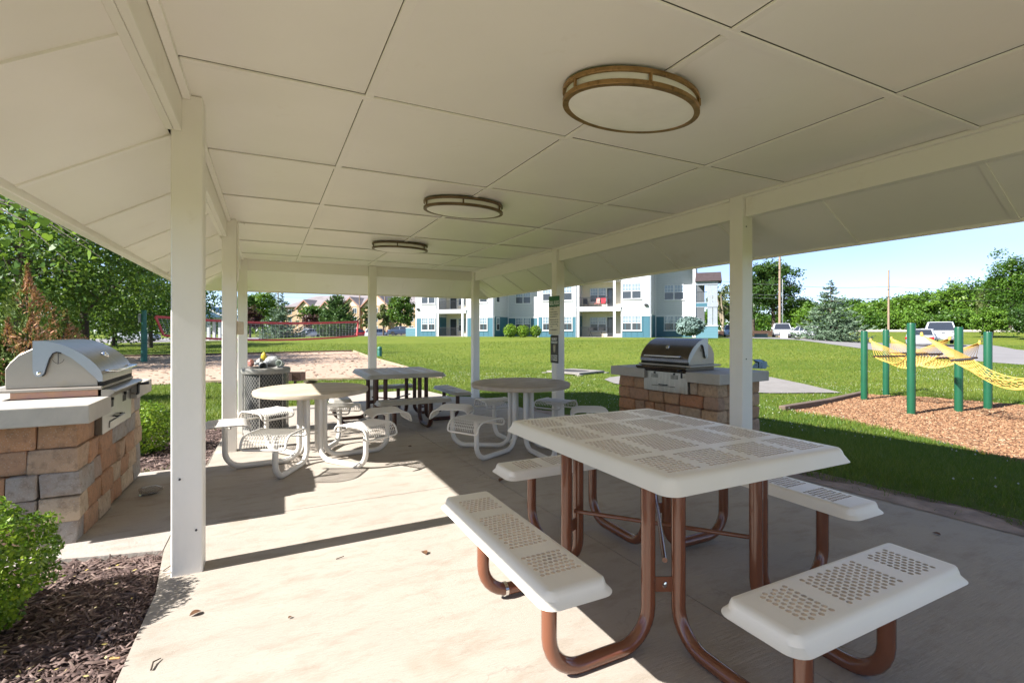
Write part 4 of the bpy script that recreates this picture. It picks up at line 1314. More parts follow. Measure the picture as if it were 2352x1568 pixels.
def hammock(A, B_, label, drop=0.36, bw=0.95, fan=0.42, sag=0.34, chain=0.17):
    A, B_ = Vector(A), Vector(B_)
    d = B_ - A; L_ = Vector((d.x, d.y, 0)).length
    h = Vector((d.x, d.y, 0)).normalized()
    w = Vector((-h.y, h.x, 0))
    t = thing('rope_hammock', A, label, 'hammock', 0, 'yellow rope hammocks slung between green posts')
    A0 = A.copy()
    def ends(P, s):
        K = P + h * s * chain + Vector((0, 0, -0.12))
        Bm = K + h * s * fan + Vector((0, 0, -drop))
        return K, Bm
    K1, B1 = ends(A, 1); K2, B2 = ends(B_, -1)
    n, m = 13, 34
    for (P, K, Bm) in ((A, K1, B1), (B_, K2, B2)):
        q = MB()
        ln = 6
        for k in range(ln):
            a, b_ = P.lerp(K, k / ln) - A0, P.lerp(K, (k + 0.9) / ln) - A0
            q.tube([a + w * 0.012 * (k % 2), b_ + w * 0.012 * (k % 2)], 0.008, 5)
        q.obj('chain', chrome, t)
        MB().tube([Bm - A0 - w * bw / 2 * 1.06, Bm - A0 + w * bw / 2 * 1.06], 0.022, 8).obj('spreader_bar', spreader, t, sm=50)
        q = MB()
        for k in range(n):
            e = Bm - A0 + w * bw * (k / (n - 1) - 0.5)
            q.tube([K - A0, e + Vector((0, 0, 0.012))], 0.0046, 4, caps=False)
        q.lathe([(0.022, -0.04), (0.028, 0.0), (0.018, 0.05)], 8, K - A0)
        q.obj('fan_rope', rope, t)
    def bed(a, s):
        x = B1.lerp(B2, s)
        nar = 1 - 0.28 * math.sin(math.pi * s)
        z = -sag * math.sin(math.pi * s) ** 0.9 + 0.42 * sag * (2 * a) ** 2 * math.sin(math.pi * s)
        return x - A0 + w * bw * a * nar + Vector((0, 0, z))
    q = MB()
    na, ns = 10, 20
    for j in range(ns):
        for k in range(na):
            for sg in (-1, 1):
                k2 = k + sg * 0.5
                a0 = (k + (0.5 if j % 2 else 0)) / na - 0.5
                a1 = a0 + sg * 0.5 / na
                if abs(a1) > 0.5 or abs(a0) > 0.5: continue
                q.tube([bed(a0, j / ns), bed(a1, (j + 1) / ns)], 0.0052, 3, caps=False)
    for a in (-0.5, 0.5):
        q.tube([bed(a, j / 20) for j in range(21)], 0.011, 5)
    q.obj('net_bed', rope, t)
hammock(HP[1], HP[4], 'yellow rope hammock from the leftmost post, sagging behind the nearest post', fan=0.5, sag=0.30)
hammock(HP[2], HP[5], 'yellow rope hammock farthest back, slung from the rear left post', fan=0.5, sag=0.30)
hammock(HP[3], HP[6], 'long yellow rope hammock in front, running off the right edge', fan=0.62, drop=0.46, sag=0.42)

# ------------------------------------------------------------------ VOLLEYBALL
lp = G(331, 830); rp = at(857, 34.4)
def net_post(p, h, label, pad):
    t = thing('volleyball_post', p, label, 'post', -YAW, 'green volleyball net posts')
    MB().lathe([(0.11, -0.1), (0.11, h - 0.12), (0.10, h - 0.11), (0.10, h - 0.06), (0.13, h - 0.05), (0.13, h - 0.01), (0.0, h)], 16).obj('pole', teal_pad, t, sm=35)
    MB().lathe([(0.112, -0.05), (0.135, -0.05), (0.135, h * 0.62), (0.112, h * 0.62)], 18).obj('safety_pad', teal_pad, t, sm=35)
    for z in (h * 0.35, h * 0.58):
        MB().lathe([(0.137, z), (0.141, z + 0.01), (0.137, z + 0.03)], 16).obj('pad_strap', green_post, t)
    if pad:
        MB().span(-0.23, -0.11, -0.1, 0.06, h - 0.62, h - 0.18).obj('winch_box', mk('grey_winch', (0.3, 0.32, 0.33), 0.5, metal=0.4), t, bevel=0.01)
    return p + Vector((0, 0, h))
hl = EYE + (V0 - 712) / FPX * (lp.x * SN + lp.y * CS) - lp.z
lt = net_post(lp, hl, 'green padded volleyball post left of the pavilion, standing in sand', True)
rt = net_post(rp, 2.5, 'green padded volleyball post hidden behind the middle pavilion post', False)
def pix(u, v, d):
    rx, ry = ray(u)
    return Vector((rx * d, ry * d, EYE + (V0 - v) / FPX * d))
dl, dr_ = lp.x * SN + lp.y * CS, rp.x * SN + rp.y * CS
nA, nB = pix(357, 727, dl + 0.5), pix(823, 739, dr_ - 1.2)
hA, hB = 0.95, 0.95
nA0 = nA.copy()
vn = thing('volleyball_net', nA0, 'volleyball net with red bands stretched across the sand court', 'volleyball net')
n = 50
def top(s): return nA.lerp(nB, s) - nA0 - Vector((0, 0, 0.22 * math.sin(math.pi * s) * 0.9))
def bot(s): return top(s) - Vector((0, 0, hA + 0.06 * math.sin(math.pi * s))) + (nB - nA).normalized() * (0.35 * max(0, 1 - s * 8) - 0.1 * max(0, (s - 0.9) * 10))
nd = Vector((-(nB - nA).y, (nB - nA).x, 0)).normalized() * 0.02
def band(nm, f, wd):
    q = MB()
    for k in range(n):
        a, c = f(k / n), f((k + 1) / n)
        up = Vector((0, 0, wd / 2))
        vs = [a - up - nd, c - up - nd, c + up - nd, a + up - nd, a - up + nd, c - up + nd, c + up + nd, a + up + nd]
        q.add(vs, [(0, 1, 2, 3), (7, 6, 5, 4), (0, 4, 5, 1), (3, 2, 6, 7)])
    q.obj(nm, net_red, vn, fix=False)
band('top_band', top, 0.13); band('bottom_band', bot, 0.11)
for s in (0.0, 1.0):
    a, c = top(s), bot(s)
    q = MB().tube([a, c], 0.06, 4); q.obj('side_band', net_red, vn)
q = MB()
for k in range(1, n):
    s = k / n
    q.tube([top(s), bot(s)], 0.006, 3, caps=False)
for j in range(1, 8):
    q.tube([top(k / 36).lerp(bot(k / 36), j / 8) for k in range(37)], 0.006, 3, caps=False)
q.obj('netting', net_cord, vn, fix=False)
q = MB()
q.tube([lt - nA0 - Vector((0, 0, 0.15)), top(0)], 0.012, 4); q.tube([lt - nA0 - Vector((0, 0, 1.2)), bot(0)], 0.012, 4)
q.tube([rt - nA0 - Vector((0, 0, 0.1)), top(1)], 0.012, 4); q.tube([rt - nA0 - Vector((0, 0, 1.1)), bot(1)], 0.012, 4)
q.obj('tension_rope', black_metal, vn)
p = at(872, 30)
o = thing('marker_post', p, 'short dark green marker post in lawn beside the middle pavilion post', 'post')
MB().lathe([(0.14, -0.1), (0.14, 0.52), (0.10, 0.58), (0, 0.6)], 14).obj('post_body', teal_pad, o, sm=40)
MB().lathe([(0.145, 0.40), (0.148, 0.42), (0.145, 0.46)], 14).obj('post_band', green_post, o)

# ------------------------------------------------------------------ APARTMENT BLOCK
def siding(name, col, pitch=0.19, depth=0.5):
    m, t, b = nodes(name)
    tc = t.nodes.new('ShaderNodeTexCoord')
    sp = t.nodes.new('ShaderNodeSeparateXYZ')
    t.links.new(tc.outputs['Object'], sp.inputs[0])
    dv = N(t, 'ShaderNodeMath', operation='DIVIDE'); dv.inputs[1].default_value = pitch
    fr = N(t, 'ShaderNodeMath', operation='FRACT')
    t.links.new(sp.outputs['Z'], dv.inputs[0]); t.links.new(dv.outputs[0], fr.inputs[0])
    gap = ramp(t, fr.outputs[0], [(0.0, 1.0), (0.10, 0.0), (1.0, 0.0)])  # shadow line at each board lap, painted into the colour
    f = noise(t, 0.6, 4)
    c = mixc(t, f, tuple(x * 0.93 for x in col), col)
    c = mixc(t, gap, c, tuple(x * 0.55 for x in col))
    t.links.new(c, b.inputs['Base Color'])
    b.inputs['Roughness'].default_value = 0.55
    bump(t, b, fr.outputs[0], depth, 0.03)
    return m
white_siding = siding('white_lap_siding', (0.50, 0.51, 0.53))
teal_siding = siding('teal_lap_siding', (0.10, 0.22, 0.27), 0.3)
teal_panel = mk('teal_panel', (0.045, 0.135, 0.18), 0.5, var=0.05, vs=1)
white_trim = mk('white_trim', (0.62, 0.62, 0.62), 0.5, var=0.02)
cream_wall = mk('cream_stucco', (0.72, 0.64, 0.50), 0.7, var=0.04)
pane_up = mk('pane_with_blind', (0.24, 0.29, 0.33), 0.12, var=0.12, vs=2, spec=0.8)
pane_lo = mk('pane_with_screen', (0.045, 0.052, 0.06), 0.18, var=0.1, vs=2, spec=0.8)
glass_dark = mk('dark_glass', (0.03, 0.035, 0.045), 0.06, spec=0.9, var=0.05)
brown_roof = mk('brown_shingle', (0.060, 0.040, 0.040), 0.9, var=0.15, vs=3, bs=8, bd=0.03)
P0, EDIR = Vector((17.1, 61.9)), Vector((0.65726, -0.75366))
INW = Vector((0.75366, 0.65726))
AZ = 0.56
apt = thing('apartment_building', (P0.x, P0.y, AZ), 'three storey apartment block with white siding, teal ground floor and balconies', 'building', math.atan2(EDIR.y, EDIR.x))
def su(u, y=0.0):
    rx, ry = ray(u)
    o = P0 + INW * y
    M_ = Matrix(((rx, -EDIR.x), (ry, -EDIR.y)))
    return (M_.inverted() @ o)[1]
def ux(x):                       # columns measured on an enlarged detail of the facade
    return 903.2 + 0.32 * x
ZB, ZR = 2.42, 9.95              # top of the teal storey, eaves
def window(s0, s1, z0, z1, y, parent, grid=(3, 2), nm='window'):
    w, h = s1 - s0, z1 - z0
    f = 0.07
    b = MB()
    b.span(0, w, -0.05, 0.03, 0, f); b.span(0, w, -0.05, 0.03, h - f, h)
    b.span(0, f, -0.048, 0.03, f, h - f); b.span(w - f, w, -0.048, 0.03, f, h - f)
    b.span(-0.04, w + 0.04, -0.09, 0.03, -0.06, 0.0)
    two = w > 1.3
    if two:
        b.span(w / 2 - 0.055, w / 2 + 0.055, -0.048, 0.03, f, h - f)
    o = b.obj(nm, white_trim, parent)
    o.location = (s0, y - 0.004, z0)
    cols = [(f, w / 2 - 0.055), (w / 2 + 0.055, w - f)] if two else [(f, w - f)]
    mid_ = f + (h - 2 * f) * 0.5
    for (a, c) in cols:
        MB().span(a, c, -0.018, 0.02, mid_ + 0.025, h - f).obj('pane', pane_up, o)
        MB().span(a, c, -0.012, 0.02, f, mid_ - 0.02).obj('pane', pane_lo, o)
        MB().span(a, c, -0.035, 0.02, mid_ - 0.02, mid_ + 0.025).obj('sash_rail', white_trim, o)
        m_ = MB()
        for i in range(1, grid[0]):
            x = a + (c - a) * i / grid[0]
            m_.span(x - 0.012, x + 0.012, -0.028, -0.016, mid_ + 0.025, h - f)
        for j in range(1, grid[1]):
            z = mid_ + (h - f - mid_) * j / grid[1]
            m_.span(a, c, -0.027, -0.016, z - 0.012, z + 0.012)
        m_.obj('muntin', white_trim, o)
    return o
def bay(s0, s1, y, deep, teal=True, zt=ZR, back=8.0):
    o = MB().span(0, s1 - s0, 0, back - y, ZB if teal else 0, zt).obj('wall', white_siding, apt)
    o.location = (s0, y, 0)
    if teal:
        o = MB().span(0, s1 - s0, 0, back - y, -0.6, ZB - 0.003).obj('teal_wall', teal_panel, apt)
        o.location = (s0, y, 0)
        k = s0 + 0.45
        q = MB()
        while k < s1 - 0.2:
            b_ = MB().span(-0.025, 0.025, -0.022, 0.0, 0.12, ZB - 0.14).obj('batten', teal_panel, apt)
            b_.location = (k, y - 0.001, 0)
            k += 0.62
        MB().span(s0 - 0.02, s1 + 0.02, y - 0.035, y + 0.02, ZB - 0.13, ZB + 0.05).obj('belt_board', white_trim, apt)
    for x in (s0 + 0.06, s1 - 0.06):
        MB().span(x - 0.062, x + 0.062, y - 0.028, y + 0.03, -0.6, zt - 0.02).obj('corner_board', white_trim, apt)
WZ = ((0.74, 2.36), (4.12, 5.82), (7.45, 9.1))
def wins(u0, u1, y, zs=WZ, **kw):
    for (a, b_) in zs:
        window(su(ux(u0), y), su(ux(u1), y), a, b_, y, apt, **kw)
sA = [0.0, 3.16, 7.31, 11.06, 16.55, 21.25, 26.12, 29.33, 33.35, 33.62]
bay(sA[0], sA[1], 0, 0); wins(203, 302, 0)
bay(sA[2], sA[3], 0, 0); wins(565, 677, 0)
RC = 4.2
bay(sA[3], sA[4], RC, 0); wins(878, 988, RC)
bay(sA[4], sA[5], 0, 0); wins(1072, 1135, 0); wins(1222, 1287, 0)
bay(sA[6], sA[7], 0, 0); wins(1642, 1782, 0)
bay(sA[7], sA[8], 3.4, 0); wins(1943, 2088, 3.4)
bay(sA[8], sA[9], 1.8, 0, zt=9.4)
for (a, b_) in WZ[1:]:
    pass
# slim windows on the visible return of the recess
MB().span(sA[3] - 0.0, sA[3] + 0.002, 0, 0.1, 0, 0.1).obj('corner_trim', white_trim, apt)
for (a, b_) in WZ:
    q = MB().span(0, 0.05, 0, 0.95, 0, b_ - a).obj('window', white_trim, apt)
    q.location = (sA[3] + 0.003, 0.55, a)
    MB().span(0.05, 0.06, 0.1, 0.85, 0.1, (b_ - a) / 2 - 0.03).obj('pane', pane_lo, q)
    MB().span(0.05, 0.06, 0.1, 0.85, (b_ - a) / 2 + 0.03, b_ - a - 0.1).obj('pane', pane_up, q)
def railing(s0, s1, y, z, h, nm='railing', parent=None):
    b = MB()
    b.span(s0, s1, y - 0.025, y + 0.025, z + h - 0.05, z + h)
    b.span(s0, s1, y - 0.02, y + 0.02, z + 0.08, z + 0.12)
    k = s0 + 0.06
    while k < s1:
        b.span(k - 0.011, k + 0.011, y - 0.011, y + 0.011, z + 0.1, z + h - 0.03); k += 0.125
    b.obj(nm, black_metal, parent or apt)
def balcony(s0, s1, wu, du):
    dp = 2.3
    o = MB().span(0, s1 - s0, 0, 8 - dp, -0.6, ZR).obj('balcony_wall', cream_wall, apt); o.location = (s0, dp, 0)
    for z in (2.86, 6.2):
        MB().span(s0 + 0.002, s1 - 0.002, -0.14, dp - 0.002, z, z + 0.46).obj('balcony_deck', white_trim, apt, bevel=0.01)
        MB().span(s0 - 0.01, s1 + 0.01, -0.18, -0.143, z + 0.36, z + 0.50).obj('deck_edge', white_trim, apt)
    MB().span(s0 + 0.002, s1 - 0.002, -0.14, dp - 0.002, -0.5, 0.02).obj('ground_deck', walk_mat, apt)
    for x in (s0 + 0.14, s1 - 0.14 - (0.55 if s0 > 15 else 0.35)):
        for (z0, z1) in ((0.022, 2.858), (3.322, 6.198), (6.662, ZR)):
            MB().span(x - 0.13, x + 0.13, -0.12, 0.14, z0, z1).obj('column', white_trim, apt, bevel=0.008)
    for z in (0.02, 3.32, 6.66):
        railing(s0 + 0.27, s1 - 0.28 - (0.55 if s0 > 15 else 0.35), 0.0, z, 1.1)
    for z in (0.1, 3.42, 6.76):
        window(su(ux(wu[0]), dp), su(ux(wu[1]), dp), z + 0.55, z + 2.2, dp, apt)
        a, b_ = su(ux(du[0]), dp), su(ux(du[1]), dp)
        q = MB().span(0, b_ - a, -0.05, 0.02, 0, 2.12).obj('door', black_metal, apt); q.location = (a, dp - 0.003, z)
        MB().span(0.12, b_ - a - 0.12, -0.06, -0.045, 0.2, 1.95).obj('door_glass', pane_lo, q)
        MB().lathe([(0.03, 0), (0.03, 0.05), (0, 0.06)], 8).obj('door_handle', chrome, q).matrix_local = Matrix.Translation((0.07, -0.05, 1.0)) @ Matrix.Rotation(R(90), 4, 'X')
        MB().span(a - 0.12, b_ + 0.12, dp - 0.03, dp - 0.001, z - 0.02, z + 2.24).obj('door_trim', white_trim, apt)
balcony(sA[1] + 0.005, sA[2] - 0.005, (468, 520), (412, 455))
balcony(sA[5] + 0.005, sA[6] - 0.005, (1412, 1530), (1537, 1580))
for x in (ux(180), ux(1815)):
    s = su(x)
    MB().span(s - 0.16, s + 0.16, -0.22, -0.002, 3.35, 3.58).obj('wall_lamp', black_metal, apt, bevel=0.01)
for s in (sA[1] - 0.12, sA[3] - 0.1, sA[5] - 0.10, sA[7] - 0.1):
    MB().tube([(s, -0.07, -0.3), (s, -0.07, ZR)], 0.05, 6).obj('downspout', mk('grey_downspout', (0.3, 0.32, 0.36), 0.5) if s < 4 else bpy.data.materials['grey_downspout'], apt)
ov = 0.7
vs = [(-ov, -ov, ZR), (sA[8] + 0.5, -ov, ZR), (sA[8] + 0.5, 15, ZR), (-ov, 15, ZR), (6, 7.2, ZR + 3.4), (sA[9] - 9, 7.2, ZR + 3.4)]
MB().add(vs, [(0, 1, 5, 4), (1, 2, 5), (2, 3, 4, 5), (3, 0, 4), (0, 3, 2, 1)]).obj('roof', brown_roof, apt)
MB().span(sA[8] + 0.2, sA[9] + 0.4, 1.2, 8, 9.4, 9.75).obj('roof_eave', white_trim, apt)
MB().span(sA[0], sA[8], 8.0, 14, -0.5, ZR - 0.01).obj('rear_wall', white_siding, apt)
# porch with grey columns, brown cap roof and teal panel at the right-hand end
s0, s1 = su(1600), su(1649)
pz = 0.0
def porch_part(nm, m, *a):
    return MB().span(*a).obj(nm, m, apt, bevel=0.006)
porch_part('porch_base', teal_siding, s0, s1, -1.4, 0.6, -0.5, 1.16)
porch_part('porch_cap', white_trim, s0 - 0.03, s1 + 0.04, -1.45, 0.6, 1.162, 1.25)
gcol = mk('grey_column_paint', (0.30, 0.33, 0.37), 0.5)
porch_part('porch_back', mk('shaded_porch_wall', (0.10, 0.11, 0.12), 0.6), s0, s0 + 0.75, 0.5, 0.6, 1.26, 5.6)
for (a, b_) in ((s1 - 0.95, s1 - 0.50), (s1 - 0.45, s1 - 0.05)):
    porch_part('porch_column', gcol, a, b_, -1.3, -0.9, 1.252, 3.05)
    porch_part('porch_column', gcol, a, b_, -1.3, -0.9, 3.55, 5.25)
porch_part('porch_beam', gcol, s0, s1, -1.35, -0.85, 3.052, 3.548)
porch_part('porch_band', teal_panel, s0, s1 - 1.0, -1.36, -1.352, 3.12, 3.46)
porch_part('porch_lintel', gcol, s0, s1, -1.35, -0.85, 5.252, 5.6)
railing(s0 + 0.05, s1 - 1.0, -1.2, 3.55, 1.05)
vs = [(s0 - 0.1, -1.6, 5.62), (s1 + 0.35, -1.6, 5.62), (s1 + 0.35, 1.7, 5.62), (s0 - 0.1, 1.7, 5.62), (s0 - 0.1, 1.0, 6.75), (s1 + 0.3, 1.0, 6.75)]
MB().add(vs, [(0, 1, 5, 4), (1, 2, 5), (2, 3, 4, 5), (3, 0, 4), (0, 3, 2, 1)]).obj('porch_roof', brown_roof, apt)
# low teal fence panel at the left-hand end
def loc_w(s, y, z=0.0):
    q = P0 + EDIR * s + INW * y
    return Vector((q.x, q.y, AZ + z))
fe = thing('teal_screen_wall', loc_w(-2.2, 1.0, -0.45), 'low teal board screen at the left end of the apartment block', 'screen', math.atan2(EDIR.y, EDIR.x))
for k in range(5):
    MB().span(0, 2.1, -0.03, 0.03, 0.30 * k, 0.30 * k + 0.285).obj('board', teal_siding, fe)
MB().span(0.0, 2.1, -0.06, 0.06, 1.5, 1.56).obj('cap_rail', white_trim, fe)

# things on the balconies
red_cloth = mk('red_sling', (0.60, 0.03, 0.05), 0.5)
def deck_chair(s, y, z, rz, m, label):
    t = thing('patio_chair', loc_w(s, y, z), label, 'chair', math.atan2(EDIR.y, EDIR.x) + R(rz), 'chairs on the apartment balconies')
    MB().box((0, 0, 0.42), (0.5, 0.48, 0.05)).obj('seat', m, t, bevel=0.01)
    MB().box((0, 0.26, 0.74), (0.5, 0.05, 0.62), Matrix.Rotation(R(-12), 3, 'X')).obj('backrest', m, t, bevel=0.01)
    for sx in (-0.24, 0.24):
        MB().tube([(sx, -0.24, 0), (sx, -0.22, 0.62), (sx, 0.28, 0.66)], 0.018, 6).obj('arm_frame', black_metal, t)
        MB().tube([(sx, 0.26, 0), (sx, 0.2, 0.44)], 0.018, 6).obj('leg', black_metal, t)
sb = su(ux(1505), 0.6)
deck_chair(sb, 0.8, 3.33, 10, red_cloth, 'bright red patio chair on the upper balcony, right of the other')
deck_chair(su(ux(1458), 0.6), 0.9, 3.33, -20, mk('faded_red_sling', (0.65, 0.18, 0.15), 0.5), 'faded red patio chair on the upper balcony, middle one of three')
deck_chair(su(ux(1380), 0.6), 0.8, 3.33, 30, black_metal, 'black patio chair on the upper balcony, left of the red ones')
tbk = thing('patio_table', loc_w(su(ux(1455), 0.8), 0.9, 0.03), 'black folding patio table on the ground floor balcony', 'table', math.atan2(EDIR.y, EDIR.x))
MB().span(-0.8, 0.8, -0.35, 0.35, 0.70, 0.74).obj('tabletop', black_metal, tbk)
for sx in (-0.62, 0.62):
    MB().tube([(sx - 0.15, -0.3, 0), (sx + 0.15, -0.3, 0.7)], 0.02, 6).obj('leg', black_metal, tbk)
    MB().tube([(sx + 0.15, 0.3, 0), (sx - 0.15, 0.3, 0.7)], 0.02, 6).obj('leg', black_metal, tbk)
    MB().span(sx - 0.28, sx + 0.28, -0.05, 0.0, 0.74, 1.02).obj('box_on_top', black_metal, tbk)

# ------------------------------------------------------------------ TAN APARTMENTS FAR BEHIND
tan_wall = mk('tan_brick', (0.38, 0.26, 0.155), 0.85, var=0.1, vs=0.5, bs=6)
tan_trim = mk('tan_trim', (0.62, 0.50, 0.34), 0.7)
brown_trim = mk('red_brown_trim', (0.30, 0.14, 0.09), 0.7)
grey_roof = mk('grey_shingle', (0.235, 0.205, 0.205), 0.95, var=0.12, vs=0.4)
DT = 150.0
q0, q1 = pix(655, V0, DT + 8), pix(985, V0, DT - 10)
tz0 = 0.2
tan = thing('tan_apartments', (q0.x, q0.y, tz0), 'long tan apartment building with grey gabled roof behind the trees', 'building', math.atan2(q1.y - q0.y, q1.x - q0.x))
LT = math.hypot(q1.x - q0.x, q1.y - q0.y)
MB().span(0, LT, 0, 16, 0, 8.6).obj('wall', tan_wall, tan)
vs = [(-0.8, -0.8, 8.6), (LT + 0.8, -0.8, 8.6), (LT + 0.8, 16.8, 8.6), (-0.8, 16.8, 8.6), (-0.8 + 6, 8, 12.6), (LT + 0.8, 8, 12.6)]
MB().add(vs, [(0, 1, 5, 4), (1, 2, 5), (2, 3, 4, 5), (3, 0, 4), (0, 3, 2, 1)]).obj('roof', grey_roof, tan)
def s_tan(u):
    rx, ry = ray(u)
    e = Vector((q1.x - q0.x, q1.y - q0.y)).normalized()
    M_ = Matrix(((rx, -e.x), (ry, -e.y)))
    return (M_.inverted() @ Vector((q0.x, q0.y)))[1]
for (uc, hw_, zt_, pk) in ((708, 3.4, 8.0, 10.6), (757, 3.0, 7.6, 10.1), (813, 3.4, 8.4, 11.0), (869, 4.8, 8.4, 12.4)):
    s = s_tan(uc)
    MB().span(s - hw_ + 0.4, s + hw_ - 0.4, -1.4, 0.0, 0, zt_).obj('gable_wall', tan_wall, tan)
    vs = [(s - hw_ + 0.4, -1.41, zt_), (s + hw_ - 0.4, -1.41, zt_), (s, -1.41, pk - 0.3)]
    MB().add([(a, y, z) for y in (-1.41, 2.0) for a, _, z in vs], [(0, 1, 2), (5, 4, 3), (0, 3, 4, 1), (1, 4, 5, 2), (2, 5, 3, 0)]).obj('gable', tan_trim, tan)
    for sg in (-1, 1):
        a, c = Vector((s + sg * (hw_ + 0.2), -2.0, zt_ - 0.35)), Vector((s, -2.0, pk))
        up = Vector((0, 0, 0.25))
        vs = [a, c, c + Vector((0, 7, 0)), a + Vector((0, 7, 0)), a + up, c + up, c + Vector((0, 7, 0)) + up, a + Vector((0, 7, 0)) + up]
        MB().add(vs, [(0, 1, 2, 3), (4, 5, 6, 7), (0, 1, 5, 4), (1, 2, 6, 5), (2, 3, 7, 6), (3, 0, 4, 7)]).obj('gable_roof', grey_roof, tan)
        vs = [a - Vector((0, 0.1, 0.3)), c - Vector((0, 0.1, 0.3)), c + Vector((0, -0.1, 0.1)), a + Vector((0, -0.1, 0.1))]
        MB().add(vs + [p + Vector((0, 0.08, 0)) for p in vs], [(0, 1, 2, 3), (7, 6, 5, 4), (0, 4, 5, 1), (1, 5, 6, 2), (2, 6, 7, 3), (3, 7, 4, 0)]).obj('barge_board', brown_trim, tan)
for k in range(14):
    s = 2.0 + k * (LT - 4) / 13
    for z in (0.9, 3.7, 6.3):
        w_ = MB().span(-0.75, 0.75, -0.08, 0.02, 0, 1.5).obj('window', white_trim, tan)
        w_.location = (s, -1.42 if any(abs(s - s_tan(u)) < 3 for u in (708, 757, 813, 869)) else -0.004, z)
        MB().span(-0.65, -0.04, -0.10, -0.078, 0.1, 1.4).obj('pane', pane_lo, w_); MB().span(0.04, 0.65, -0.10, -0.078, 0.1, 1.4).obj('pane', pane_lo, w_)

# little white pavilion with blue roof, far left
gp = at(485, 62)
gzb = thing('white_gazebo', gp, 'small white columned gazebo with blue roof behind the net', 'gazebo', R(-20))
MB().span(-2.2, 2.2, -2.2, 2.2, -0.2, 0.1).obj('floor', walk_mat, gzb)
for x in (-1.9, -0.5, 0.6, 1.9):
    for y in (-1.9, 1.9):
        MB().span(x - 0.15, x + 0.15, y - 0.15, y + 0.15, 0.1, 2.5).obj('column', white_trim, gzb)
for y in (-1.9, 1.9):
    MB().span(-2.1, 2.1, y - 0.12, y + 0.12, 2.502, 2.85).obj('beam', white_trim, gzb)
b = MB()
for s in range(2):
    pass
MB().add([(-2.6, -2.6, 2.86), (2.6, -2.6, 2.86), (2.6, 2.6, 2.86), (-2.6, 2.6, 2.86), (0, -2.6, 4.3), (0, 2.6, 4.3)], [(0, 4, 5, 3), (1, 2, 5, 4), (0, 1, 4), (2, 3, 5), (0, 3, 2, 1)]).obj('roof', mk('blue_roof', (0.05, 0.12, 0.2), 0.6), gzb)
for sg in (-1, 1):
    a, c = Vector((sg * 2.7, -2.68, 2.84)), Vector((0, -2.68, 4.34)); up = Vector((0, 0, 0.22))
    vs = [a, c, c + up, a + up]
    MB().add(vs + [p + Vector((0, 0.06, 0)) for p in vs], [(0, 1, 2, 3), (7, 6, 5, 4), (0, 4, 5, 1), (1, 5, 6, 2), (2, 6, 7, 3), (3, 7, 4, 0)]).obj('barge_board', white_trim, gzb)
    MB().span(sg * 1.9 - 0.06, sg * 1.9 + 0.06, -1.9, 1.9, 0.7, 0.8).obj('side_rail', white_trim, gzb)

# ------------------------------------------------------------------ CARS
tyre_m = mk('tyre', (0.02, 0.02, 0.02), 0.8); rim_m = mk('alloy', (0.5, 0.5, 0.52), 0.3, metal=0.8)
lamp_w = mk('headlamp_lens', (0.7, 0.72, 0.75), 0.1, spec=0.9); lamp_r = mk('tail_lens', (0.45, 0.01, 0.012), 0.2)
plate_m = mk('plate', (0.75, 0.75, 0.75), 0.5); trim_m = mk('car_trim', (0.02, 0.02, 0.022), 0.5)
PAINT = {}
def car_paint(nm, c):
    if nm not in PAINT:
        PAINT[nm] = mk(nm, c, 0.25, metal=0.15, var=0.02, coat=0.8)
    return PAINT[nm]
def loft(rings, close=True):
    b = MB()
    n = len(rings[0])
    vs = [p for r in rings for p in r]
    fs = []
    for i in range(len(rings) - 1):
        for k in range(n):
            fs.append((i * n + k, i * n + (k + 1) % n, (i + 1) * n + (k + 1) % n, (i + 1) * n + k))
    fs.append(tuple(range(n))); fs.append(tuple((len(rings) - 1) * n + k for k in reversed(range(n))))
    return b.add(vs, fs)
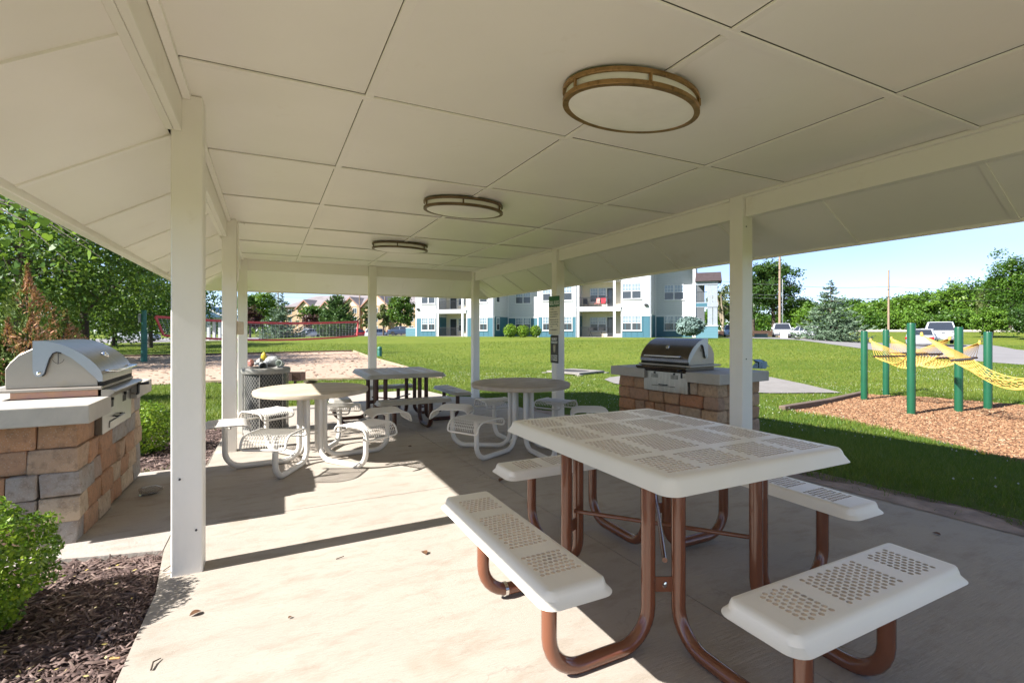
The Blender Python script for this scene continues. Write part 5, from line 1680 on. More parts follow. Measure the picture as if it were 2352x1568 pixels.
def car(loc, rz, paint_, label, kind='suv', group='cars parked by the apartments'):
    nm = {'suv': 'parked_suv', 'sedan': 'parked_sedan', 'van': 'parked_minivan', 'pickup': 'pickup_truck'}[kind]
    t = thing(nm, loc, label, 'pickup' if kind == 'pickup' else 'car', rz, group)
    H = {'suv': 1.68, 'sedan': 1.43, 'van': 1.72, 'pickup': 1.92}[kind]
    L_ = {'suv': 4.7, 'sedan': 4.75, 'van': 5.0, 'pickup': 5.7}[kind]
    W_ = {'suv': 1.88, 'sedan': 1.82, 'van': 1.98, 'pickup': 2.02}[kind]
    belt = {'suv': 1.02, 'sedan': 0.92, 'van': 1.02, 'pickup': 1.18}[kind]
    lo = {'suv': 0.26, 'sedan': 0.2, 'van': 0.22, 'pickup': 0.42}[kind]
    hood = belt - (0.10 if kind != 'pickup' else 0.05)
    hl = L_ / 2
    # lower body: rings from rear to front
    def ring(x, z1, k):
        w = W_ / 2 * k
        return [(x, -w * 0.93, lo), (x, -w, lo + 0.22), (x, -w, z1 - 0.14), (x, -w * 0.94, z1), (x, w * 0.94, z1), (x, w, z1 - 0.14), (x, w, lo + 0.22), (x, w * 0.93, lo)]
    st = [(-hl, belt - 0.12, 0.88), (-hl + 0.12, belt - 0.02, 0.96), (-hl + 0.6, belt, 1), (0.4, belt, 1), (hl * 0.42, belt - 0.02, 1), (hl * 0.75, hood, 0.985), (hl - 0.14, hood - 0.08, 0.93), (hl, hood - 0.28, 0.84)]
    loft([ring(*q) for q in st]).obj('body', paint_, t, sm=35)
    if kind == 'pickup':
        MB().span(-hl + 0.12, -0.55, -W_ / 2 + 0.16, W_ / 2 - 0.16, belt - 0.01, belt + 0.004).obj('cargo_bed', trim_m, t)
    # cabin: glass block under a painted roof with pillars
    xr = {'suv': (-hl + 0.22, -hl + 0.55, 0.35, 1.15), 'sedan': (-hl + 0.65, -0.95, 0.3, 1.15), 'van': (-hl + 0.14, -hl + 0.4, 0.75, 1.6), 'pickup': (-0.62, -0.45, 0.55, 1.2)}[kind]
    wb, wr = W_ / 2 * 0.93, W_ / 2 * 0.74
    def cab(x, z, w): return [(x, -w, z), (x, w, z)]
    vs = [(xr[0], -wb, belt - 0.03), (xr[0], wb, belt - 0.03), (xr[3], wb, belt - 0.03), (xr[3], -wb, belt - 0.03), (xr[1], -wr, H - 0.05), (xr[1], wr, H - 0.05), (xr[2], wr, H - 0.05), (xr[2], -wr, H - 0.05)]
    MB().add(vs, [(0, 3, 2, 1), (4, 5, 6, 7), (0, 1, 5, 4), (1, 2, 6, 5), (2, 3, 7, 6), (3, 0, 4, 7)]).obj('window', glass_dark, t)
    r0, r1 = xr[1] - 0.06, xr[2] + 0.05
    loft([[(r0, -wr - 0.02, H - 0.07), (r0, wr + 0.02, H - 0.07), (r0, wr - 0.08, H - 0.02), (r0, -wr + 0.08, H - 0.02)], [((r0 + r1) / 2, -wr - 0.03, H - 0.06), ((r0 + r1) / 2, wr + 0.03, H - 0.06), ((r0 + r1) / 2, wr - 0.12, H), ((r0 + r1) / 2, -wr + 0.12, H)], [(r1, -wr - 0.02, H - 0.07), (r1, wr + 0.02, H - 0.07), (r1, wr - 0.08, H - 0.025), (r1, -wr + 0.08, H - 0.025)]]).obj('roof', paint_, t, sm=35)
    b = MB()
    for sg in (-1, 1):
        b.tube([(xr[0], sg * wb, belt - 0.02), (xr[1], sg * wr, H - 0.05)], 0.055, 5)
        b.tube([(xr[3], sg * wb, belt - 0.02), (xr[2], sg * wr, H - 0.05)], 0.04, 5)
        mx_ = (xr[1] + xr[2]) / 2
        b.tube([(mx_, sg * wb * 0.995, belt - 0.02), (mx_, sg * (wr + 0.005), H - 0.05)], 0.035, 5)
    b.obj('pillar', paint_, t)
    rw = 0.34 if kind != 'pickup' else 0.40
    for x in (-hl + 0.95, hl - 0.92):
        for sg in (-1, 1):
            w_ = MB().lathe([(rw * 0.6, -0.1), (rw * 0.96, -0.11), (rw, -0.06), (rw, 0.06), (rw * 0.96, 0.11), (rw * 0.6, 0.1)], 20).obj('wheel', tyre_m, t, sm=40)
            w_.matrix_local = Matrix.Translation((x, sg * (W_ / 2 - 0.10), rw)) @ Matrix.Rotation(R(90), 4, 'X')
            MB().lathe([(0, 0.085 * -sg), (rw * 0.62, 0.095 * -sg)], 12).obj('rim', rim_m, w_)
            MB().lathe([(rw * 0.62, -0.095), (rw * 0.62, 0.095)], 12).obj('hub', rim_m, w_)
    for sg in (-1, 1):
        MB().box((hl - 0.16, sg * W_ * 0.35, hood - 0.24), (0.22, 0.42, 0.13), Matrix.Rotation(R(-sg * 18), 3, 'Z')).obj('headlight', lamp_w, t, bevel=0.02)
        MB().box((-hl + 0.05, sg * W_ * 0.405, belt - (0.25 if kind != 'van' else 0.0)), (0.14, 0.18 if kind == 'pickup' else 0.34, 0.34 if kind == 'pickup' else 0.17)).obj('taillight', lamp_r, t, bevel=0.02)
        q = MB().box((xr[3] - 0.15, sg * (W_ / 2 + 0.09), belt + 0.08), (0.12, 0.2, 0.15)); q.obj('mirror', paint_, t, bevel=0.03)
    MB().box((hl - 0.04, 0, hood - 0.34), (0.1, W_ * 0.42, 0.16)).obj('grille', trim_m, t, bevel=0.01)
    MB().box((hl - 0.03, 0, lo + 0.12), (0.16, W_ * 0.86, 0.16)).obj('bumper', trim_m if kind == 'suv' else paint_, t, bevel=0.03)
    MB().box((-hl + 0.02, 0, lo + 0.14), (0.18, W_ * 0.9, 0.2)).obj('bumper', rim_m if kind == 'pickup' else paint_, t, bevel=0.03)
    MB().box((-hl - 0.01 if kind != 'pickup' else -hl - 0.075, 0, lo + (0.16 if kind == 'pickup' else 0.42)), (0.02, 0.32, 0.16)).obj('plate', plate_m, t)
    if kind == 'pickup':
        MB().box((-hl - 0.005, 0, belt - 0.22), (0.03, 0.22, 0.06)).obj('tailgate_handle', trim_m, t)
        MB().box((-hl + 0.01, 0, belt - 0.09), (0.05, W_ * 0.7, 0.05)).obj('tailgate_top', trim_m, t)
    return t
def face(p, off=0):                # heading that points the nose at the camera
    return math.atan2(-p.y, -p.x) + R(off)
white_p = car_paint('white_car_paint', (0.58, 0.60, 0.63)); silver_p = car_paint('silver_car_paint', (0.48, 0.50, 0.53)); blue_p = car_paint('pale_blue_car_paint', (0.33, 0.42, 0.52)); red_p = car_paint('red_car_paint', (0.35, 0.01, 0.02)); dark_p = car_paint('navy_car_paint', (0.03, 0.05, 0.09))
p = at(1796, 57); car(p, face(p, 3), white_p, 'white SUV parked nose-on behind the pale utility box', 'suv')
p = at(1857, 53); car(p, face(p, 28), silver_p, 'silver sedan parked half behind the big blue spruce', 'sedan')
p = at(1682, 58); car(p, face(p, 0), blue_p, 'pale blue car half hidden by the right pavilion post', 'sedan')
p = at(2159, 42); p.z = max(p.z, 0.15); car(p, face(p, 184), white_p, 'white pickup truck seen from behind on the road', 'pickup')
p = at(2118, 41); p.z -= 0.0; car(p, face(p, 176), car_paint('bright_silver_paint', (0.45, 0.46, 0.49)), 'silver sedan seen from behind, left of the white pickup', 'sedan')
p = at(866, 96); car(p, face(p, 140), silver_p, 'silver minivan seen from the rear beyond the lawn', 'van')
p = at(826, 98); car(p, face(p, 100), red_p, 'dark red car beyond the right end of volleyball net', 'suv')
p = at(926, 78); car(p, face(p, 75), dark_p, 'dark navy car beside the teal screen wall', 'sedan')
p = at(709, 92); car(p, face(p, -60), white_p, 'white car peeping out between two spruces behind the net', 'suv')
p = at(313, 60); car(p, face(p, 60), silver_p, 'silver car parked under trees by the left volleyball post', 'suv')

# utility boxes
p = at(1801, 50)
o = thing('utility_box', p, 'pale utility box standing in front of white SUV', 'utility box', face(p))
MB().span(-0.25, 0.25, -0.33, 0.33, -0.1, 0.75).obj('cabinet', mk('pale_green_box', (0.55, 0.60, 0.52), 0.5), o, bevel=0.02)
MB().span(0.25, 0.262, -0.28, 0.28, 0.05, 0.68).obj('cabinet_door', bpy.data.materials['pale_green_box'], o, bevel=0.005)
p = at(1748, 52)
o = thing('transformer_box', p, 'low green transformer box by the right pavilion post', 'utility box', face(p))
MB().span(-0.4, 0.4, -0.62, 0.62, -0.1, 0.32).obj('cabinet', mk('dull_green_box', (0.10, 0.16, 0.13), 0.5), o, bevel=0.03)
MB().span(-0.45, 0.45, -0.68, 0.68, 0.322, 0.40).obj('lid', bpy.data.materials['dull_green_box'], o, bevel=0.03)

# low roadside wall beyond the parking, and guard rail along the road
def low_wall(a, b_, h, m, nm, label, cat, th=0.3):
    d = Vector(b_) - Vector(a)
    o = MB().span(0, d.length, -th / 2, th / 2, -0.5, h).obj(nm, m, None, bevel=0.02)
    o.location = a; o.rotation_euler = (0, -math.atan2(d.z, math.hypot(d.x, d.y)), math.atan2(d.y, d.x))
    return tag(o, label, cat)
dk = mk('brown_bank_wall', (0.12, 0.065, 0.045), 0.9)
a, c = pix(1650, 768, 72), pix(1850, 768, 72); a.z = c.z = 0.1
low_wall(a, c, 1.15, dk, 'retaining_wall', 'low dark red brown wall behind the parked white SUV', 'wall')
a, c = pix(1960, 757, 66), pix(2560, 757, 58); a.z = 1.2; c.z = 1.25
gr = thing('guard_rail', a, 'long pale guard rail along the road in front of woods', 'guard rail', math.atan2(c.y - a.y, c.x - a.x))
Lg = (c - a).length
MB().span(0, Lg, -0.05, 0.05, -0.06, 0.2).obj('rail', mk('weathered_rail', (0.55, 0.50, 0.43), 0.7), gr)
for k in range(17):
    o = MB().span(-0.07, 0.07, -0.02, 0.12, -1.6, 0.1).obj('rail_post', timber, gr); o.location = (Lg * (k + 0.5) / 17, 0.1, 0)
bank = []
aa = pix(1930, 760, 64); cc = pix(2600, 760, 56)
MBK = MB()
pts_t = [aa.lerp(cc, k / 12) for k in range(13)]
pts_b = [pix(1930, 790, 50).lerp(pix(2600, 820, 38), k / 12) for k in range(13)]
vs = []
for A_, B_ in zip(pts_t, pts_b):
    far = A_ * 1.9
    vs += [(B_.x, B_.y, float(terrain(B_.x, B_.y)) - 0.05), (A_.x, A_.y, 1.05), (far.x, far.y, 1.15)]
fs = []
for k in range(12):
    fs += [(3 * k, 3 * k + 3, 3 * k + 4, 3 * k + 1), (3 * k + 1, 3 * k + 4, 3 * k + 5, 3 * k + 2)]
structure(MB().add(vs, fs).obj('grass_bank', lawn_mat, None, sm=60))

# ------------------------------------------------------------------ UTILITY POLES AND WIRES
def utility_pole(u, d, vtop, label, r=0.16, riser=False):
    p = at(u, d)
    h = EYE + (V0 - vtop) / FPX * d - p.z
    t = thing('utility_pole', p, label, 'utility pole', 0, 'wooden utility poles')
    MB().tube([(0, 0, -0.3), (0, 0, h)], [r, r * 0.72], 10).obj('pole', pole_wood, t, sm=50)
    for z in (h * 0.62, h * 0.72):
        MB().box((0, 0, z), (0.35, 0.1, 0.1)).obj('bracket', black_metal, t)
    if riser:
        MB().tube([(r + 0.18, -0.1, -0.2), (r + 0.18, -0.1, h * 0.62)], 0.06, 8).obj('riser_pipe', white_trim, t)
        for z in (1.2, 3.0, 4.6):
            MB().box((r + 0.06, -0.1, z), (0.3, 0.05, 0.06)).obj('riser_clamp', chrome, t)
    return p
pA = utility_pole(1791, 62, 560, 'tall wooden utility pole with white riser pipe behind the white SUV', 0.17, True)
pB = utility_pole(2041, 66, 620, 'bare wooden utility pole in front of the woods', 0.14)
pC = utility_pole(639, 110, 645, 'thin utility pole behind the blue green spruce at left', 0.14)
pD = utility_pole(826, 108, 655, 'utility pole by the right end of volleyball net', 0.16)
pE = utility_pole(884, 112, 655, 'utility pole beside the middle pavilion post', 0.15)
def wire(P, Q, sag, label):
    P, Q = Vector(P), Vector(Q)
    o = MB().tube([P.lerp(Q, k / 20) - P - Vector((0, 0, sag * 4 * (k / 20) * (1 - k / 20))) for k in range(21)], 0.022, 4, caps=False).obj('overhead_wire', wire_mat, None, fix=False)
    o.location = P
    tag(o, label, 'wire', 'overhead power wires')
for v, dv, l in ((654, 4, 'topmost thin wire over the woods at right'), (678, 6, 'second thin wire over the woods at right'), (686, -2, 'lowest thin wire crossing in front of the woods at right')):
    P = pix(1640, v - 10, 64); M1 = pix(1791, v, 62); M2 = pix(2041, v + dv, 66); Q = pix(2420, v + dv + 3, 60)
    wire(M1, M2, 0.25, l + ', between the two poles'); wire(M2, Q, 0.3, l + ', right of the bare pole'); wire(P, M1, 0.1, l + ', left of the tall pole')
for (v0_, v1_, l) in ((672, 678, 'upper pale wire behind the volleyball net trees'), (692, 698, 'middle pale wire behind the volleyball net trees'), (716, 712, 'lower pale wire behind the volleyball net trees')):
    wire(pix(540, v0_, 112), pix(960, v1_, 106), 1.0, l)

# ------------------------------------------------------------------ VEGETATION
def unit(v):
    return v / (np.linalg.norm(v, axis=1, keepdims=True) + 1e-9)
def leaf_arrays(c, length, width, nrm, along=None):
    n = len(c)
    nrm = unit(nrm)
    rnd = along if along is not None else rng.normal(size=(n, 3))
    a = rnd - nrm * (rnd * nrm).sum(1, keepdims=True)
    a = unit(a)
    b = np.cross(nrm, a)
    L_ = (length if np.ndim(length) else np.full(n, length))[:, None] * 0.5
    W_ = (width if np.ndim(width) else np.full(n, width))[:, None] * 0.5
    V = np.stack([c - a * L_, c + b * W_ - a * L_ * 0.1, c + a * L_, c - b * W_ - a * L_ * 0.1], 1).reshape(-1, 3)
    F = np.arange(4 * n, dtype=np.int32).reshape(-1, 4)
    return V, F
def leaves_obj(name, c, length, width, nrm, var, m, parent, along=None):
    V, F = leaf_arrays(c, length, width, nrm, along)
    return put(fast_mesh(name, V, F, np.repeat(np.clip(var, 0, 1), 4)), name, m, parent)

F_MID = leafy('maple_leaf', (0.032, 0.077, 0.011), (0.063, 0.140, 0.017), (0.135, 0.234, 0.029), 0.38)
F_BRIGHT = leafy('bright_leaf', (0.052, 0.114, 0.011), (0.099, 0.197, 0.019), (0.176, 0.280, 0.035))
F_DARK = leafy('dark_leaf', (0.022, 0.051, 0.011), (0.041, 0.093, 0.017), (0.078, 0.146, 0.027))
F_RED = leafy('plum_leaf', (0.034, 0.015, 0.015), (0.067, 0.024, 0.022), (0.104, 0.043, 0.030), 0.2)
F_OLIVE = leafy('olive_leaf', (0.055, 0.073, 0.022), (0.091, 0.116, 0.037), (0.146, 0.171, 0.055))
F_SPRUCE = leafy('blue_spruce_needle', (0.045, 0.085, 0.045), (0.088, 0.140, 0.080), (0.165, 0.225, 0.145), 0.15, 0.6)
F_FIR = leafy('green_conifer_needle', (0.022, 0.056, 0.010), (0.044, 0.104, 0.016), (0.085, 0.159, 0.024), 0.12, 0.6)
F_DWARF = leafy('silver_spruce_needle', (0.061, 0.104, 0.091), (0.122, 0.183, 0.159), (0.244, 0.329, 0.305), 0.08, 0.6)
F_RUST = leafy('browning_juniper', (0.043, 0.073, 0.020), (0.091, 0.140, 0.029), (0.171, 0.220, 0.049), 0.15, 0.7, [(0.62, (0.342, 0.183, 0.061)), (0.8, (0.512, 0.232, 0.110)), (1.0, (0.586, 0.329, 0.220))])
F_BOX = leafy('boxwood_leaf', (0.042, 0.114, 0.009), (0.114, 0.218, 0.014), (0.311, 0.415, 0.031), 0.3, 0.35)
F_HEART = leafy('redbud_leaf', (0.038, 0.106, 0.009), (0.072, 0.162, 0.014), (0.136, 0.230, 0.024), 0.45, 0.4)

def crown_cloud(n, K, rad, cl, seed, low=-0.75, squash=0.7):
    g = np.random.default_rng(seed)
    d = unit(g.normal(size=(K * 3, 3)))
    r = g.uniform(0.25, 1, K * 3) ** 0.42
    q = d * r[:, None]
    q = q[q[:, 2] > low][:K]
    lump = 1 + 0.22 * np.sin(q[:, 0] * 5 + seed) * np.cos(q[:, 1] * 4 + seed * 2) + 0.12 * g.normal(size=len(q))
    q = q * lump[:, None]
    cen = q * np.array(rad)
    wts = g.uniform(0.3, 1.6, len(cen)); wts /= wts.sum()
    idx = g.choice(len(cen), n, p=wts)
    off = g.normal(size=(n, 3)) * np.array([1, 1, squash]) * cl * (0.6 + 0.7 * g.random(len(cen)))[idx][:, None]
    pos = cen[idx] + off
    nr = g.normal(size=(n, 3)) * 0.9 + np.array([0, 0, 0.8]) + unit(cen[idx] + 1e-6) * 0.5
    var = 0.42 + 0.16 * g.normal(size=n) + 0.14 * g.normal(size=len(cen))[idx]
    return pos, nr, var, cen

def trunk_mesh(h, r, cen, seed, m, parent, limbs=7, multi=1, lean=0.0):
    g = random.Random(seed)
    b = MB()
    for k in range(multi):
        a = g.uniform(0, 6.28)
        sp = (0.35 if multi > 1 else 0.06) * h
        P = [Vector((0, 0, -0.25))]
        for j in range(1, 6):
            q = j / 5
            P.append(Vector((math.cos(a) * sp * q ** 1.4 + g.uniform(-1, 1) * r * 0.4, math.sin(a) * sp * q ** 1.4 + g.uniform(-1, 1) * r * 0.4, h * q)))
        b.tube(P, [r * (1.35 if multi == 1 else 0.8), r * 0.95, r * 0.85, r * 0.72, r * 0.6, r * 0.42], 8)
        for c in g.sample(list(map(tuple, cen)), min(limbs, len(cen))):
            c = Vector(c)
            s = P[2].lerp(P[4], g.random())
            mid_ = s.lerp(c, 0.5) + Vector((0, 0, 0.12 * (c - s).length))
            b.tube([s, mid_, c], [r * 0.42, r * 0.26, r * 0.08], 5)
    return b.obj('trunk', m, parent, sm=60)

def tree(p, label, h, rx_, rz_, zc, n, leaf, m, seed, K=60, cl=None, tr=0.18, group=None, barkm=None, nm='tree', limbs=8, multi=1, cat='tree', squash=0.7):
    t = thing(nm, p, label, cat, 0, group)
    pos, nr, var, cen = crown_cloud(n, K, (rx_, rx_, rz_), cl or rx_ * 0.17, seed, squash=squash)
    up = np.array([0, 0, zc])
    g = np.random.default_rng(seed + 99)
    leaves_obj('crown', pos + up, leaf * g.uniform(0.7, 1.25, n), leaf * 0.62, nr, var, m, t)
    trunk_mesh(zc + rz_ * 0.45, tr, cen + up, seed, barkm or bark, t, limbs, multi)
    return t

def tree_px(u, d, vtop, halfw_px, vbot, label, m, seed, n=5200, leaf=None, **kw):
    p = at(u, d)
    zt = EYE + (V0 - vtop) / FPX * d - p.z
    zb = EYE + (V0 - vbot) / FPX * d - p.z
    rz_ = (zt - zb) / 2 / 1.08
    return tree(p, label, zt, halfw_px / FPX * d * 0.86, rz_, (zt + zb) / 2, n, leaf or d * 0.0047, m, seed, **kw)

def spruce(p, h, r, m, seed, label, whorls=17, per=13, tuft=0.34, droop=0.18, nm='spruce_tree', skirt=0.02, pw=1.0, group=None, dens=1.0, up=0.2):
    g = np.random.default_rng(seed)
    t = thing(nm, p, label, 'tree', 0, group)
    C, A_, Ls, Vr = [], [], [], []
    b = MB()
    for i in range(whorls):
        q = i / (whorls - 1)
        z = h * (skirt + (0.985 - skirt) * q ** 0.92)
        L0 = r * (1 - q) ** pw + 0.05 * r
        for k in range(max(4, int(per * (1 - 0.5 * q)))):
            a = g.uniform(0, 2 * math.pi)
            L_ = L0 * g.uniform(0.72, 1.12)
            zz = z + g.normal() * h * 0.015
            dr = droop * g.uniform(0.5, 1.4)
            di = np.array([math.cos(a), math.sin(a)])
            def pt(s):
                return np.array([di[0] * L_ * s, di[1] * L_ * s, zz - dr * L_ * math.sin(s * 2.2) + up * L_ * s * s])
            if i % 2 == 0 and k < 5:
                b.tube([Vector(pt(s)) for s in (0, 0.5, 0.95)], [0.03, 0.02, 0.008], 4, caps=False)
            nt_ = max(3, int(L_ / tuft * 8.0 * dens))
            cv = g.normal() * 0.12
            for s in g.uniform(0.18, 1.0, nt_):
                c = pt(s); d_ = pt(min(1.05, s + 0.1)) - pt(s)
                side = np.array([-di[1], di[0], 0]) * g.normal() * 0.20 * L_ * (0.35 + 0.8 * (1 - s))
                C.append(c + side + np.array([0, 0, g.normal() * 0.03 * h / 6]))
                A_.append(d_ / (np.linalg.norm(d_) + 1e-9) + side * 1.2 / (L_ + 1e-6) * 2.5 + g.normal(size=3) * 0.22)
                Ls.append(tuft * g.uniform(0.6, 1.2) * (0.7 + 0.3 * (1 - q)))
                Vr.append(0.40 + cv + 0.13 * g.normal() + 0.16 * (s > 0.8))
    C, A_, Ls = np.array(C), np.array(A_), np.array(Ls)
    nr = g.normal(size=C.shape) + np.array([0, 0, 0.35])
    leaves_obj('crown', C, Ls, Ls * 0.34, nr, np.array(Vr), m, t, along=A_)
    b.tube([(0, 0, -0.2), (0, 0, h * 0.5), (0, 0, h * 0.98)], [h * 0.022, h * 0.013, h * 0.003], 7)
    b.obj('trunk', bark, t, sm=60)
    return t

# left of the pavilion
tree(at(40, 21), 'big leafy tree at far left, its crown passing behind the roof edge', 9, 4.6, 3.6, 4.9, 16000, 0.20, F_MID, 3, K=120, cl=0.62, tr=0.17, group='leafy trees left of the sand court', limbs=14)
tree(at(190, 26), 'big dark trunked leafy tree behind the left grill', 9, 4.3, 3.2, 4.2, 16000, 0.20, F_MID, 8, K=120, cl=0.6, tr=0.22, group='leafy trees left of the sand court', limbs=14)
tree(at(345, 41), 'round leafy tree behind the left volleyball post', 8, 4.6, 3.0, 4.1, 12000, 0.25, F_MID, 13, K=90, cl=0.6, tr=0.16, group='leafy trees left of the sand court')
tree(at(262, 47), 'shady leafy tree between the two nearer left trees', 9, 5.2, 3.0, 3.6, 9000, 0.3, F_DARK, 21, K=80, cl=0.8, tr=0.2, group='leafy trees left of the sand court')
tree(at(-130, 30), 'leafy tree at the extreme left of the lawn', 11, 5.5, 4.4, 5.4, 9000, 0.3, F_MID, 25, K=90, cl=0.8, tr=0.2, group='leafy trees left of the sand court')
def juniper(p, h, r, seed, rust, label):
    g = np.random.default_rng(seed)
    t = thing('browning_conifer', p, label, 'shrub', 0, 'browning conifers behind the left grill')
    spires = [(0, 0, h, r * 0.62)] + [(r * 0.62 * math.cos(a), r * 0.62 * math.sin(a), h * g.uniform(0.5, 0.78), r * 0.5) for a in g.uniform(0, 6.28, 7)]
    C, A_, Vr = [], [], []
    b = MB()
    for (x, y, hh, rr) in spires:
        n = int(2600 * hh / h)
        z = g.uniform(0.02, 1, n) ** 0.9
        prof = np.sin(np.clip(z * 1.02, 0, 1) * math.pi * 0.86 + 0.42) * 0.9 * (1 - z ** 6)
        a = g.uniform(0, 6.28, n)
        lump = 1 + 0.35 * np.sin(a * 3 + z * 17 + seed) + 0.2 * np.sin(a * 7 - z * 29)
        q = g.uniform(0.35, 1, n) ** 0.5 * prof * rr * lump
        C.append(np.stack([x + np.cos(a) * q, y + np.sin(a) * q, z * hh], 1))
        A_.append(np.stack([np.cos(a) * 0.7, np.sin(a) * 0.7, np.full(n, 0.9)], 1) + g.normal(size=(n, 3)) * 0.3)
        patch = np.sin(a * 1.0 + seed) + np.sin(z * 9 + x * 5) * 0.6
        rv = np.where((patch > rust) & (z > 0.25), 0.62 + 0.38 * g.random(n), 0.12 + 0.4 * g.random(n))
        Vr.append(rv)
        b.tube([(x * 0.2, y * 0.2, -0.1), (x * 0.8, y * 0.8, hh * 0.4), (x, y, hh * 0.92)], [0.05, 0.03, 0.008], 5)
    C, A_, Vr = np.concatenate(C), np.concatenate(A_), np.concatenate(Vr)
    leaves_obj('foliage', C, 0.11 * g.uniform(0.6, 1.3, len(C)), 0.028, g.normal(size=C.shape), Vr, F_RUST, t, along=A_)
    b.obj('trunk', bark, t)
p = at(62, 9.6); juniper(p, 2.62 - p.z, 0.95, 2, 0.35, 'tall conifer turning orange brown, behind the left grill hood')
p = at(150, 10.6); juniper(p, 1.75 - p.z, 0.72, 7, 0.8, 'shorter green conifer with one brown patch, right of the orange one')
p = at(-60, 9.0); juniper(p, 2.0, 0.8, 11, -0.1, 'browning conifer at the left edge of photo')

# an overhanging branch of heart shaped leaves close to the eave
g = np.random.default_rng(5)
ob = pix(-120, 430, 5.4)
br = thing('overhanging_branch', ob, 'leafy redbud branch hanging below the left eave, close to camera', 'branch')
C = []; b = MB()
for (u1, v1, k) in ((40, 560, 90), (110, 600, 60), (165, 610, 34), (205, 560, 26), (230, 590, 16), (90, 520, 60), (20, 620, 36), (150, 545, 40), (60, 480, 50)):
    tip = pix(u1, v1, 5.2 + g.uniform(-0.5, 0.9)) - ob
    st = pix(-80, 440, 5.6) - ob
    mid_ = st.lerp(tip, 0.55) + Vector((0, 0, 0.12))
    b.tube([st, mid_, tip], [0.012, 0.006, 0.002], 5, caps=False)
    for s in g.uniform(0.3, 1.02, int(k * 0.42)):
        q = st.lerp(mid_, s * 2) if s < 0.5 else mid_.lerp(tip, s * 2 - 1)
        C.append(np.array(q) + g.normal(size=3) * np.array([0.10, 0.10, 0.07]))
C = np.array(C)
nr = g.normal(size=C.shape) * 0.8 + np.array([-0.3, -0.7, 0.5])
al = g.normal(size=C.shape) * 0.35 + np.array([0.2, 0, -1.0])
# heart shaped: eight-sided leaf
nrm = unit(nr); a_ = unit(al - nrm * (al * nrm).sum(1, keepdims=True)); b_ = np.cross(nrm, a_)
hs = np.array([(-0.38, 0), (-0.5, 0.22), (-0.34, 0.46), (0.0, 0.46), (0.28, 0.26), (0.55, 0), (0.28, -0.26), (0.0, -0.46), (-0.34, -0.46), (-0.5, -0.22)])
sz_ = (0.085 * g.uniform(0.6, 1.2, len(C)))[:, None]
LEAF = []
for k in range(6):
    vv = np.array([(x, y, -0.25 * abs(y) + 0.06 * math.sin(x * 5 + k)) for x, y in hs], np.float32)
    me = fast_mesh('leaf', vv, np.arange(10, dtype=np.int32).reshape(1, 10), np.full(10, 0.25 + 0.11 * k))
    me.materials.append(F_HEART)
    LEAF.append(me)
for k in range(len(C)):
    o = put(LEAF[int(g.integers(0, 6))], 'leaf', None, br)
    s_ = float(sz_[k, 0])
    M3 = np.stack([a_[k] * s_, b_[k] * s_, nrm[k] * s_], 1)
    M4 = np.eye(4); M4[:3, :3] = M3; M4[:3, 3] = C[k]
    o.matrix_local = Matrix(M4.tolist())
b.obj('twig', bark, br)

# behind the volleyball court
spruce(at(648, 70), 6.2 + 0.25, 3.5, F_SPRUCE, 4, 'wide blue green spruce behind the volleyball net', 18, 12, 0.50, nm='spruce_tree', group='conifers beyond the lawn')
spruce(at(775, 78), 7.0, 3.5, F_FIR, 6, 'dense bright green conifer behind right half of volleyball net', 22, 18, 0.55, droop=0.05, pw=0.62, nm='conifer_tree', group='conifers beyond the lawn', dens=1.5, up=0.5)
tree_px(602, 98, 664, 36, 740, 'pale green leafy tree left of the blue green spruce, behind net', F_BRIGHT, 31, 5000, group='trees in front of the tan apartments')
tree_px(566, 92, 672, 22, 745, 'leafy tree beside the left corner post of pavilion', F_MID, 33, 3500, group='trees in front of the tan apartments')
tree_px(574, 84, 709, 24, 757, 'dark red plum tree at left behind the net', F_RED, 35, 3200, group='trees in front of the tan apartments')
tree_px(718, 104, 697, 26, 742, 'small green tree between the spruce and bright conifer', F_MID, 37, 3000, group='trees in front of the tan apartments')
tree_px(716, 96, 722, 22, 757, 'dark red plum tree between the two conifers behind the net', F_RED, 39, 2600, group='trees in front of the tan apartments')
tree_px(842, 100, 700, 14, 756, 'thin olive tree by the middle pavilion post', F_OLIVE, 41, 1600, K=26, group='trees in front of the tan apartments')
tree_px(880, 92, 706, 18, 756, 'loose green tree just right of the middle pavilion post', F_OLIVE, 43, 2200, K=30, group='trees in front of the tan apartments')
tree_px(921, 86, 672, 30, 752, 'full rounded green tree left of the white apartment block', F_MID, 45, 6500, K=70, group='trees in front of the tan apartments')
tree_px(494, 100, 708, 10, 756, 'small tree beyond the white gazebo', F_MID, 47, 1200, K=20, group='trees in front of the tan apartments')

